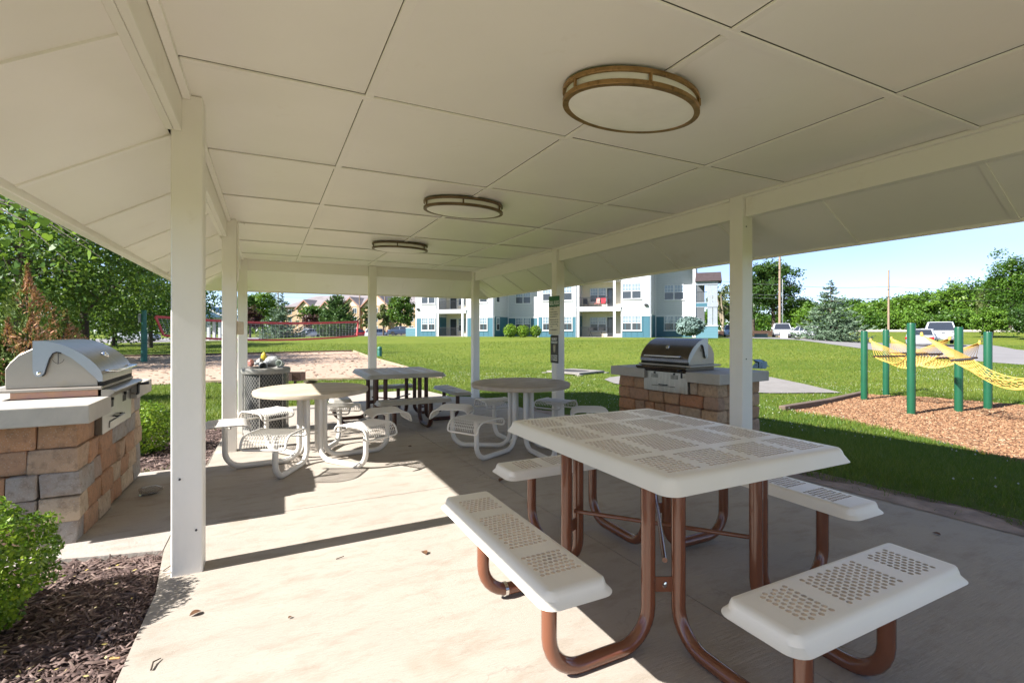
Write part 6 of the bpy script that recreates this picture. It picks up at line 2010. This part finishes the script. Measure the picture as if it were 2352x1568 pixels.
# along the white apartments
def round_bush(p, r, h, n, leaf, m, label, seed, nm='round_shrub', grp=None, zc=None, flat=0.9):
    g = np.random.default_rng(seed)
    t = thing(nm, p, label, 'shrub', 0, grp)
    d = unit(g.normal(size=(n, 3)))
    ph = np.arctan2(d[:, 1], d[:, 0])
    rad = 1 + 0.07 * np.sin(ph * 5 + seed) * np.cos(d[:, 2] * 6) + 0.06 * np.sin(d[:, 0] * 9 + d[:, 1] * 7 + seed) + 0.045 * np.sin(d[:, 2] * 15 + ph * 4)
    q = np.where(g.random(n) < 0.72, g.uniform(0.86, 1.03, n), g.uniform(0.4, 0.9, n))
    c = d * (rad * q)[:, None] * np.array([r, r, h / 2]) + np.array([0, 0, h * 0.52])
    c[:, 2] = np.maximum(c[:, 2], 0.02 + 0.04 * g.random(n))
    nr = d * 0.7 + np.array([0, 0, 0.5]) + g.normal(size=(n, 3)) * 0.55
    al = d * 0.8 + np.array([0, 0, 0.7]) + g.normal(size=(n, 3)) * 0.6
    var = 0.46 + 0.17 * g.normal(size=n) + 0.12 * np.sin(ph * 3 + seed)
    leaves_obj('foliage', c, leaf * g.uniform(0.7, 1.3, n), leaf * 0.55, nr, var, m, t, along=al)
    b = MB()
    rr = random.Random(seed)
    for k in range(9):
        a = rr.uniform(0, 6.28); e = rr.uniform(0.4, 0.9)
        b.tube([(0, 0, -0.03), (math.cos(a) * r * e * 0.5, math.sin(a) * r * e * 0.5, h * 0.35), (math.cos(a) * r * e, math.sin(a) * r * e, h * rr.uniform(0.5, 0.8))], [0.014, 0.009, 0.003], 5, caps=False)
    b.obj('stem', bark, t)
    return t
for x, lab in ((840, 'leftmost of three round green shrubs by the apartment wall'), (932, 'middle of three round green shrubs by the apartment wall'), (1022, 'rightmost and smallest of three round green shrubs by the apartment wall')):
    u = ux(x)
    round_bush(at(u, 55), 0.78 if x < 1000 else 0.62, 1.45 if x < 900 else 1.3, 1500, 0.16, F_BOX, lab, int(x), 'round_shrub', 'round shrubs along the apartment wall')
p = at(1585, 46)
round_bush(p + Vector((0, 0, 0.25)), 1.22, 1.75, 2600, 0.26, F_DWARF, 'rounded dwarf blue spruce by the apartment corner', 5, 'dwarf_spruce')

# to the right: road, woods
tree_px(1662, 78, 652, 30, 745, 'open pale trunked tree right of the apartment block', F_OLIVE, 51, 2600, K=46, barkm=pale_bark, multi=4, tr=0.2, limbs=5)
tree_px(1776, 82, 590, 54, 738, 'tall dark tree behind the tall utility pole', F_DARK, 53, 11000, K=110, group='tall trees right of the apartments', tr=0.3)
tree_px(1730, 84, 600, 50, 738, 'tall dark tree behind the right pavilion post', F_DARK, 54, 7000, K=80, group='tall trees right of the apartments', tr=0.3)
tree_px(1838, 84, 680, 34, 757, 'bright green tree just right of the white riser pipe', F_BRIGHT, 55, 5000, group='tall trees right of the apartments')
spruce(at(1908, 44), 5.45, 3.2, F_SPRUCE, 9, 'big spreading blue spruce beside the parking at right', 20, 12, 0.36, group='conifers beyond the lawn')
spec = [(1858, 80, 700, 44, F_BRIGHT), (1905, 84, 692, 48, F_MID), (1962, 86, 686, 50, F_MID), (2012, 80, 690, 44, F_BRIGHT), (2060, 86, 680, 50, F_MID), (2105, 80, 676, 48, F_BRIGHT), (2150, 84, 664, 52, F_MID), (2195, 80, 652, 50, F_BRIGHT), (2245, 82, 640, 56, F_MID), (2300, 80, 636, 60, F_MID), (2370, 82, 640, 60, F_MID)]
labs = ['bright low tree at the left end of the woods', 'green tree in the woods behind the blue spruce, left half', 'green tree in the woods behind the blue spruce, right half', 'bright tree in the woods just left of the bare pole', 'green tree in the woods just right of the bare pole', 'bright tree in the woods above the silver sedan', 'green tree in the woods above the white pickup', 'bright tree in the woods right of the pickup', 'tall tree in the woods near the right end', 'tall tree in the woods behind the olive tree', 'tree in the woods at the right edge of photo']
for k, (u, d, vt, hw_, m) in enumerate(spec):
    tree_px(u, d, vt, hw_, 752, labs[k], m, 60 + k, 6200, K=70, group='trees of the woods along the road', leaf=0.42)
for k, (u, d) in enumerate(((1880, 74), (1980, 74), (2075, 74), (2165, 72), (2230, 72))):
    tree_px(u, d, 712 + 3 * (k % 2), 50, 762, ('first', 'second', 'third', 'fourth', 'fifth')[k] + ' low bush from the left along the foot of the woods', (F_BRIGHT, F_MID)[k % 2], 80 + k, 4200, K=60, group='bushes at the foot of the woods', leaf=0.36, nm='woodland_bush', cat='bush')
tree_px(2322, 62, 592, 52, 750, 'tallest tree at the right edge, rising over the woods', F_MID, 91, 9000, K=100, group='tall trees at the right edge')
tree_px(2275, 66, 650, 34, 752, 'loose olive tree left of the tallest right tree', F_OLIVE, 92, 3600, K=54, group='tall trees at the right edge')
tree_px(2276, 52, 708, 34, 772, 'yellow green bush by the road at right', F_BRIGHT, 93, 4500, K=60, leaf=0.22, nm='bush', cat='bush')
tree_px(2362, 48, 700, 36, 778, 'dark bush at the right edge beside the road', F_DARK, 94, 4000, K=60, leaf=0.22, nm='bush', cat='bush')
p = at(1690, 62); round_bush(p, 1.0, 1.3, 1200, 0.2, F_BRIGHT, 'yellow green bush beside the pale blue car', 96, 'bush')
p = at(1838, 60); round_bush(p + Vector((0, 0, 0.3)), 0.9, 1.3, 1200, 0.2, F_BRIGHT, 'yellow green bush between white SUV and silver sedan', 97, 'bush')

# far wood closing the horizon all round, one mass
g = np.random.default_rng(77)
n = 52000
th = g.uniform(-1.5, 1.5, n) + YAW
rr_ = g.uniform(175, 215, n)
hh = 7.5 + 2.0 * np.sin(th * 23) + 1.6 * np.sin(th * 51 + 1)
c = np.stack([np.sin(th) * rr_, np.cos(th) * rr_, g.random(n) ** 0.7 * hh], 1)
stuff(leaves_obj('far_wood', c, 1.5 * g.uniform(0.6, 1.4, n), 1.0, g.normal(size=(n, 3)) + np.array([0, 0, 0.8]), 0.42 + 0.18 * g.normal(size=n), F_MID, None))

# boxwoods
round_bush(Vector((-1.27, 2.93, slab_z(2.9) - 0.03)), 0.40, 0.60, 17000, 0.026, F_BOX, 'bright green boxwood bush in the mulch at lower left', 41, 'boxwood_bush', 'boxwood bushes')
round_bush(Vector((-1.32, 7.05, slab_z(7.0) - 0.06)), 0.36, 0.62, 6000, 0.034, F_BOX, 'green boxwood bush just behind the left stone island', 42, 'boxwood_bush', 'boxwood bushes')
round_bush(Vector((-1.95, 8.5, slab_z(8.5) - 0.06)), 0.36, 0.62, 4500, 0.04, F_BOX, 'second boxwood bush farther behind the left stone island', 43, 'boxwood_bush', 'boxwood bushes')

# ------------------------------------------------------------------ GRASS, CLOVER, MULCH, CHIPS
GRASS = leafy('grass_blade', (0.045, 0.108, 0.012), (0.110, 0.172, 0.017), (0.235, 0.26, 0.048), 0.35, 0.5)
def frustum_points(n, d0, d1, g, u0=-60, u1=2420):
    d = np.sqrt(g.uniform(d0 ** 2, d1 ** 2, n))
    t = (g.uniform(u0, u1, n) - U0) / FPX
    return np.stack([(SN + CS * t) * d, (CS - SN * t) * d], 1), d
def lawn_ok(P):
    x, y = P[:, 0], P[:, 1]
    ok = ~(inpoly(x, y, SLAB) | inpoly(x, y, BED_L) | inpoly(x, y, BED_F) | inpoly(x, y, CHIP) | inpoly(x, y, SAND) | inpoly(x, y, PATH) | inpoly(x, y, ROAD) | inpoly(x, y, LOT))
    ok &= ~inpoly(x, y, ISL_R) & ~inpoly(x, y, [(-2.1, 3.8), (-1.0, 3.8), (-1.0, 5.8), (-2.1, 5.8)])
    return ok
ISL_R = [(4.36, 5.43), (4.53, 3.9), (5.40, 4.0), (5.23, 5.53)]
def blades(n, d0, d1, h, w, seed):
    g = np.random.default_rng(seed)
    P, d = frustum_points(n, d0, d1, g)
    P = P[lawn_ok(P)]
    x, y = P[:, 0], P[:, 1]
    bare = inpoly(x, y, DIRT) & (g.random(len(P)) < 0.985)
    edge = (x < 4.95) & (x > 4.2) & (y < 8) & (g.random(len(P)) < np.clip((4.95 - x) / 0.75, 0, 1) * 0.6)
    P = P[~bare & ~edge]
    n = len(P)
    z = terrain(P[:, 0], P[:, 1])
    base = np.stack([P[:, 0], P[:, 1], z - 0.006], 1)
    patch = 0.5 + 0.5 * np.sin(P[:, 0] * 1.3 + np.sin(P[:, 1] * 0.9) * 2) * np.cos(P[:, 1] * 1.1 + P[:, 0] * 0.4)
    patch = np.clip(patch + 0.30 * np.sin(P[:, 0] * 0.31 + 1.7 * np.sin(P[:, 1] * 0.21)) + 0.2 * np.sin(P[:, 1] * 0.55 - P[:, 0] * 0.12), 0, 1.2)
    hh = h * g.uniform(0.5, 1.25, n) * (0.75 + 0.5 * patch)
    a = g.uniform(0, 6.28, n)
    sd = np.stack([np.cos(a), np.sin(a), np.zeros(n)], 1) * (w * g.uniform(0.6, 1.2, n))[:, None]
    ln = g.normal(size=(n, 2)) * 0.42
    tip = base + np.stack([ln[:, 0] * hh, ln[:, 1] * hh, hh], 1)
    V = np.stack([base - sd, base + sd, tip], 1).reshape(-1, 3)
    var = np.clip(0.36 + 0.15 * g.normal(size=n) + 0.34 * (patch - 0.5), 0, 1)
    var = np.where(g.random(n) < 0.06, 0.9, var)
    return V, np.repeat(var, 3)
parts = [blades(120000, 3.2, 7, 0.062, 0.0032, 1), blades(130000, 7, 13, 0.07, 0.006, 2), blades(140000, 13, 24, 0.058, 0.010, 3), blades(120000, 24, 45, 0.06, 0.018, 4)]
V = np.concatenate([q[0] for q in parts]); vr = np.concatenate([q[1] for q in parts])
stuff(put(fast_mesh('grass', V, np.arange(len(V), dtype=np.int32).reshape(-1, 3), vr), 'grass', GRASS))
# clover heads
g = np.random.default_rng(9)
P, d = frustum_points(5200, 4, 19, g)
P = P[lawn_ok(P)]
P = P[(np.sin(P[:, 0] * 0.9 + 1) + np.cos(P[:, 1] * 0.8) + 0.7 * np.sin(P[:, 0] * 2.3 + P[:, 1])) > 0.1]
P = P[P[:, 0] > 3.0]
clov = mk('clover_head', (0.62, 0.60, 0.55), 0.8)
V, F = [], []
oc = np.array([(1, 0, 0), (0, 1, 0), (-1, 0, 0), (0, -1, 0), (0, 0, 1), (0, 0, -1)], float)
of = np.array([(0, 1, 4), (1, 2, 4), (2, 3, 4), (3, 0, 4), (1, 0, 5), (2, 1, 5), (3, 2, 5), (0, 3, 5)])
z = terrain(P[:, 0], P[:, 1])
cen = np.stack([P[:, 0], P[:, 1], z + g.uniform(0.04, 0.085, len(P))], 1)
rad = g.uniform(0.006, 0.011, len(P))
V = (cen[:, None, :] + oc[None] * rad[:, None, None]).reshape(-1, 3)
F = (of[None] + 6 * np.arange(len(P))[:, None, None]).reshape(-1, 3)
stuff(put(fast_mesh('clover_flowers', V, F), 'clover_flowers', clov))

def chips(name, polys, n, L_, W_, T_, m, seed, dz, tilt=0.35, reach=None):
    g = np.random.default_rng(seed)
    pts = []
    area = []
    for poly in polys:
        xs_ = [p[0] for p in poly]; ys_ = [p[1] for p in poly]
        q = np.stack([g.uniform(min(xs_), max(xs_), n * 4), g.uniform(min(ys_), max(ys_), n * 4)], 1)
        q = q[inpoly(q[:, 0], q[:, 1], poly)]
        pts.append(q[:n])
    P = np.concatenate(pts)
    if reach:
        d = P[:, 0] * SN + P[:, 1] * CS
        P = P[g.random(len(P)) < np.clip(reach / np.maximum(d, 0.3), 0, 1) ** 2]
    n = len(P)
    z = terrain(P[:, 0], P[:, 1]) + dz + g.uniform(0, 0.022, n)
    c = np.stack([P[:, 0], P[:, 1], z], 1)
    a = g.uniform(0, 6.28, n)
    ax = np.stack([np.cos(a), np.sin(a), g.normal(size=n) * tilt], 1); ax = unit(ax)
    nr = unit(np.stack([g.normal(size=n) * 0.4, g.normal(size=n) * 0.4, np.ones(n)], 1))
    sd = unit(np.cross(nr, ax)); nr = np.cross(ax, sd)
    l = (L_ * g.uniform(0.35, 1.3, n) / 2)[:, None]; w = (W_ * g.uniform(0.4, 1.3, n) / 2)[:, None]; t = (T_ * g.uniform(0.6, 1.3, n) / 2)[:, None]
    V = np.stack([c - ax * l - sd * w, c - ax * l * 0.9 + sd * w, c + ax * l + sd * w * 0.5, c + ax * l * 0.92 - sd * w * 0.6, c + nr * t * 2 - ax * l * 0.7, c + nr * t * 2 + ax * l * 0.7], 1).reshape(-1, 3)
    f = np.array([(0, 4, 1, 1), (0, 3, 5, 4), (3, 2, 5, 5), (1, 4, 5, 2)])
    tri = np.array([(0, 4, 1), (0, 3, 5), (0, 5, 4), (3, 2, 5), (1, 4, 5), (1, 5, 2)])
    F = (tri[None] + 6 * np.arange(n)[:, None, None]).reshape(-1, 3)
    return stuff(put(fast_mesh(name, V, F, np.repeat(g.random(n), 6)), name, m))
def chip_mat(name, st):
    m, t, b = nodes(name)
    a = N(t, 'ShaderNodeAttribute', attribute_name='var')
    t.links.new(ramp(t, a.outputs['Fac'], st), b.inputs['Base Color'])
    b.inputs['Roughness'].default_value = 0.85
    return m
mulch_chip = chip_mat('mulch_chip', [(0.0, (0.05, 0.03, 0.026)), (0.5, (0.105, 0.064, 0.054)), (0.85, (0.19, 0.13, 0.11)), (1.0, (0.30, 0.22, 0.18))])
wood_chip = chip_mat('wood_chip', [(0.0, (0.14, 0.062, 0.027)), (0.5, (0.265, 0.13, 0.062)), (0.9, (0.36, 0.215, 0.11)), (1.0, (0.44, 0.32, 0.20))])
near_bed = [(-0.52, 0.6), (-0.51, 3.0), (-0.57, 3.58), (-1.1, 3.72), (-2.2, 3.70), (-2.0, 1.6)]
chips('mulch', [near_bed], 15000, 0.085, 0.011, 0.006, mulch_chip, 3, -0.03, 0.22)
chips('mulch', [BED_F], 6000, 0.07, 0.016, 0.008, mulch_chip, 4, -0.03, 0.22)
chips('wood_chips', [CHIP], 90000, 0.052, 0.020, 0.009, wood_chip, 5, -0.02, 0.3)
sandc = chip_mat('sand_clod', [(0.0, (0.23, 0.15, 0.095)), (0.5, (0.30, 0.20, 0.135)), (1.0, (0.36, 0.25, 0.17))])
chips('sand_clods', [SAND], 1800, 0.16, 0.07, 0.02, sandc, 6, -0.03, 0.05)

# ------------------------------------------------------------------ SMALL LITTER ON THE PATIO
def curled_leaf(p, s, rz, label, m=dry_leaf):
    b = MB()
    n = 7
    vs = []
    for i in range(n):
        q = i / (n - 1)
        w = math.sin(q * math.pi) ** 0.7 * 0.34 + 0.02
        z = 0.10 * math.sin(q * 3.0) + 0.25 * (q - 0.5) ** 2
        for k, e in enumerate((-1, 0, 1)):
            vs.append(((q - 0.5) * s, e * w * s, (z + 0.22 * abs(e) * w * 2) * s + 0.003))
    fs = []
    for i in range(n - 1):
        for k in range(2):
            fs.append((3 * i + k, 3 * i + k + 1, 3 * i + k + 4, 3 * i + k + 3))
    o = b.add(vs, fs).obj('dry_leaf', m, None, sm=80, fix=False)
    o.location = p; o.rotation_euler = (0, 0, rz)
    return tag(o, label, 'leaf', 'dry leaves blown onto the patio')
for (u, v, s, lab) in ((449, 1411, 0.05, 'curled reddish dry leaf in the boxwood shadow on the patio'), (1152, 1106, 0.075, 'large curled brown leaf on patio left of the far cream bench'), (2151, 1229, 0.045, 'dark dry leaf on patio by the right grass edge'), (975, 1272, 0.05, 'dark leaf on the sunlit patio beside the post shadow'), (941, 1026, 0.05, 'brown leaf on patio between the two round tables'), (666, 1420, 0.02, 'tiny leaf crumb on the sunlit middle of patio')):
    curled_leaf(S(u, v), s, random.uniform(0, 6.28), lab)
def twig(pts, r, label):
    P = [S(*q) + Vector((0, 0, r + 0.002 + 0.006 * (i % 2))) for i, q in enumerate(pts)]
    o = MB().tube([q - P[0] for q in P], [r, r * 0.9, r * 0.6][:len(P)] if len(P) <= 3 else r, 6).obj('twig', twig_mat, None, sm=60)
    o.location = P[0]
    tag(o, label, 'twig', 'twigs on the patio')
twig([(347, 1541), (352, 1527), (369, 1515)], 0.0035, 'bent dark twig on the sunlit patio near the mulch')
twig([(772, 1286), (790, 1282)], 0.003, 'short twig right of the left pavilion post')
twig([(376, 1312), (392, 1303)], 0.003, 'short twig at the foot of left pavilion post')
# a cigarette end and petals on the mulch
p = G(252, 1525)
o = MB().tube([(0, 0, 0), (0.035, 0.0, 0.0)], 0.004, 8).obj('cigarette_end', mk('cork_paper', (0.55, 0.30, 0.10), 0.7), None, sm=50)
o.location = p + Vector((0, 0, 0.02)); o.rotation_euler = (0, 0, -0.3)
tag(o, 'orange cigarette end on the mulch by the patio edge', 'litter')
g = np.random.default_rng(15)
q = np.stack([g.uniform(-1.6, -0.55, 150), g.uniform(1.7, 3.5, 150)], 1)
c = np.stack([q[:, 0], q[:, 1], terrain(q[:, 0], q[:, 1]) + 0.002 + 0.004 * g.random(len(q))], 1)
petal = leafy('yellowed_leaf', (0.42, 0.32, 0.08), (0.50, 0.40, 0.14), (0.55, 0.48, 0.25), 0.1)
stuff(leaves_obj('fallen_leaves', c, 0.022 * g.uniform(0.6, 1.3, len(c)), 0.011, g.normal(size=c.shape) * 0.3 + np.array([0, 0, 1]), g.random(len(c)), petal, None))
# weed in the joint, dandelions in the lawn
for k, (u, v, lab) in enumerate(((2258, 1057, 'yellow dandelion at the front edge of wood chip bed'),)):
    p = G(u, v)
    t = thing('dandelion', p, lab, 'flower', 0, 'dandelions in the lawn')
    MB().tube([(0, 0, 0), (0.004, 0, 0.07)], 0.0018, 5).obj('stem', GRASS, t)
    MB().lathe([(0, 0.066), (0.012, 0.068), (0.018, 0.076), (0.012, 0.082), (0, 0.084)], 10).obj('flower_head', mk('dandelion_yellow', (0.7, 0.5, 0.01), 0.7) if k == 0 else bpy.data.materials['dandelion_yellow'], t)
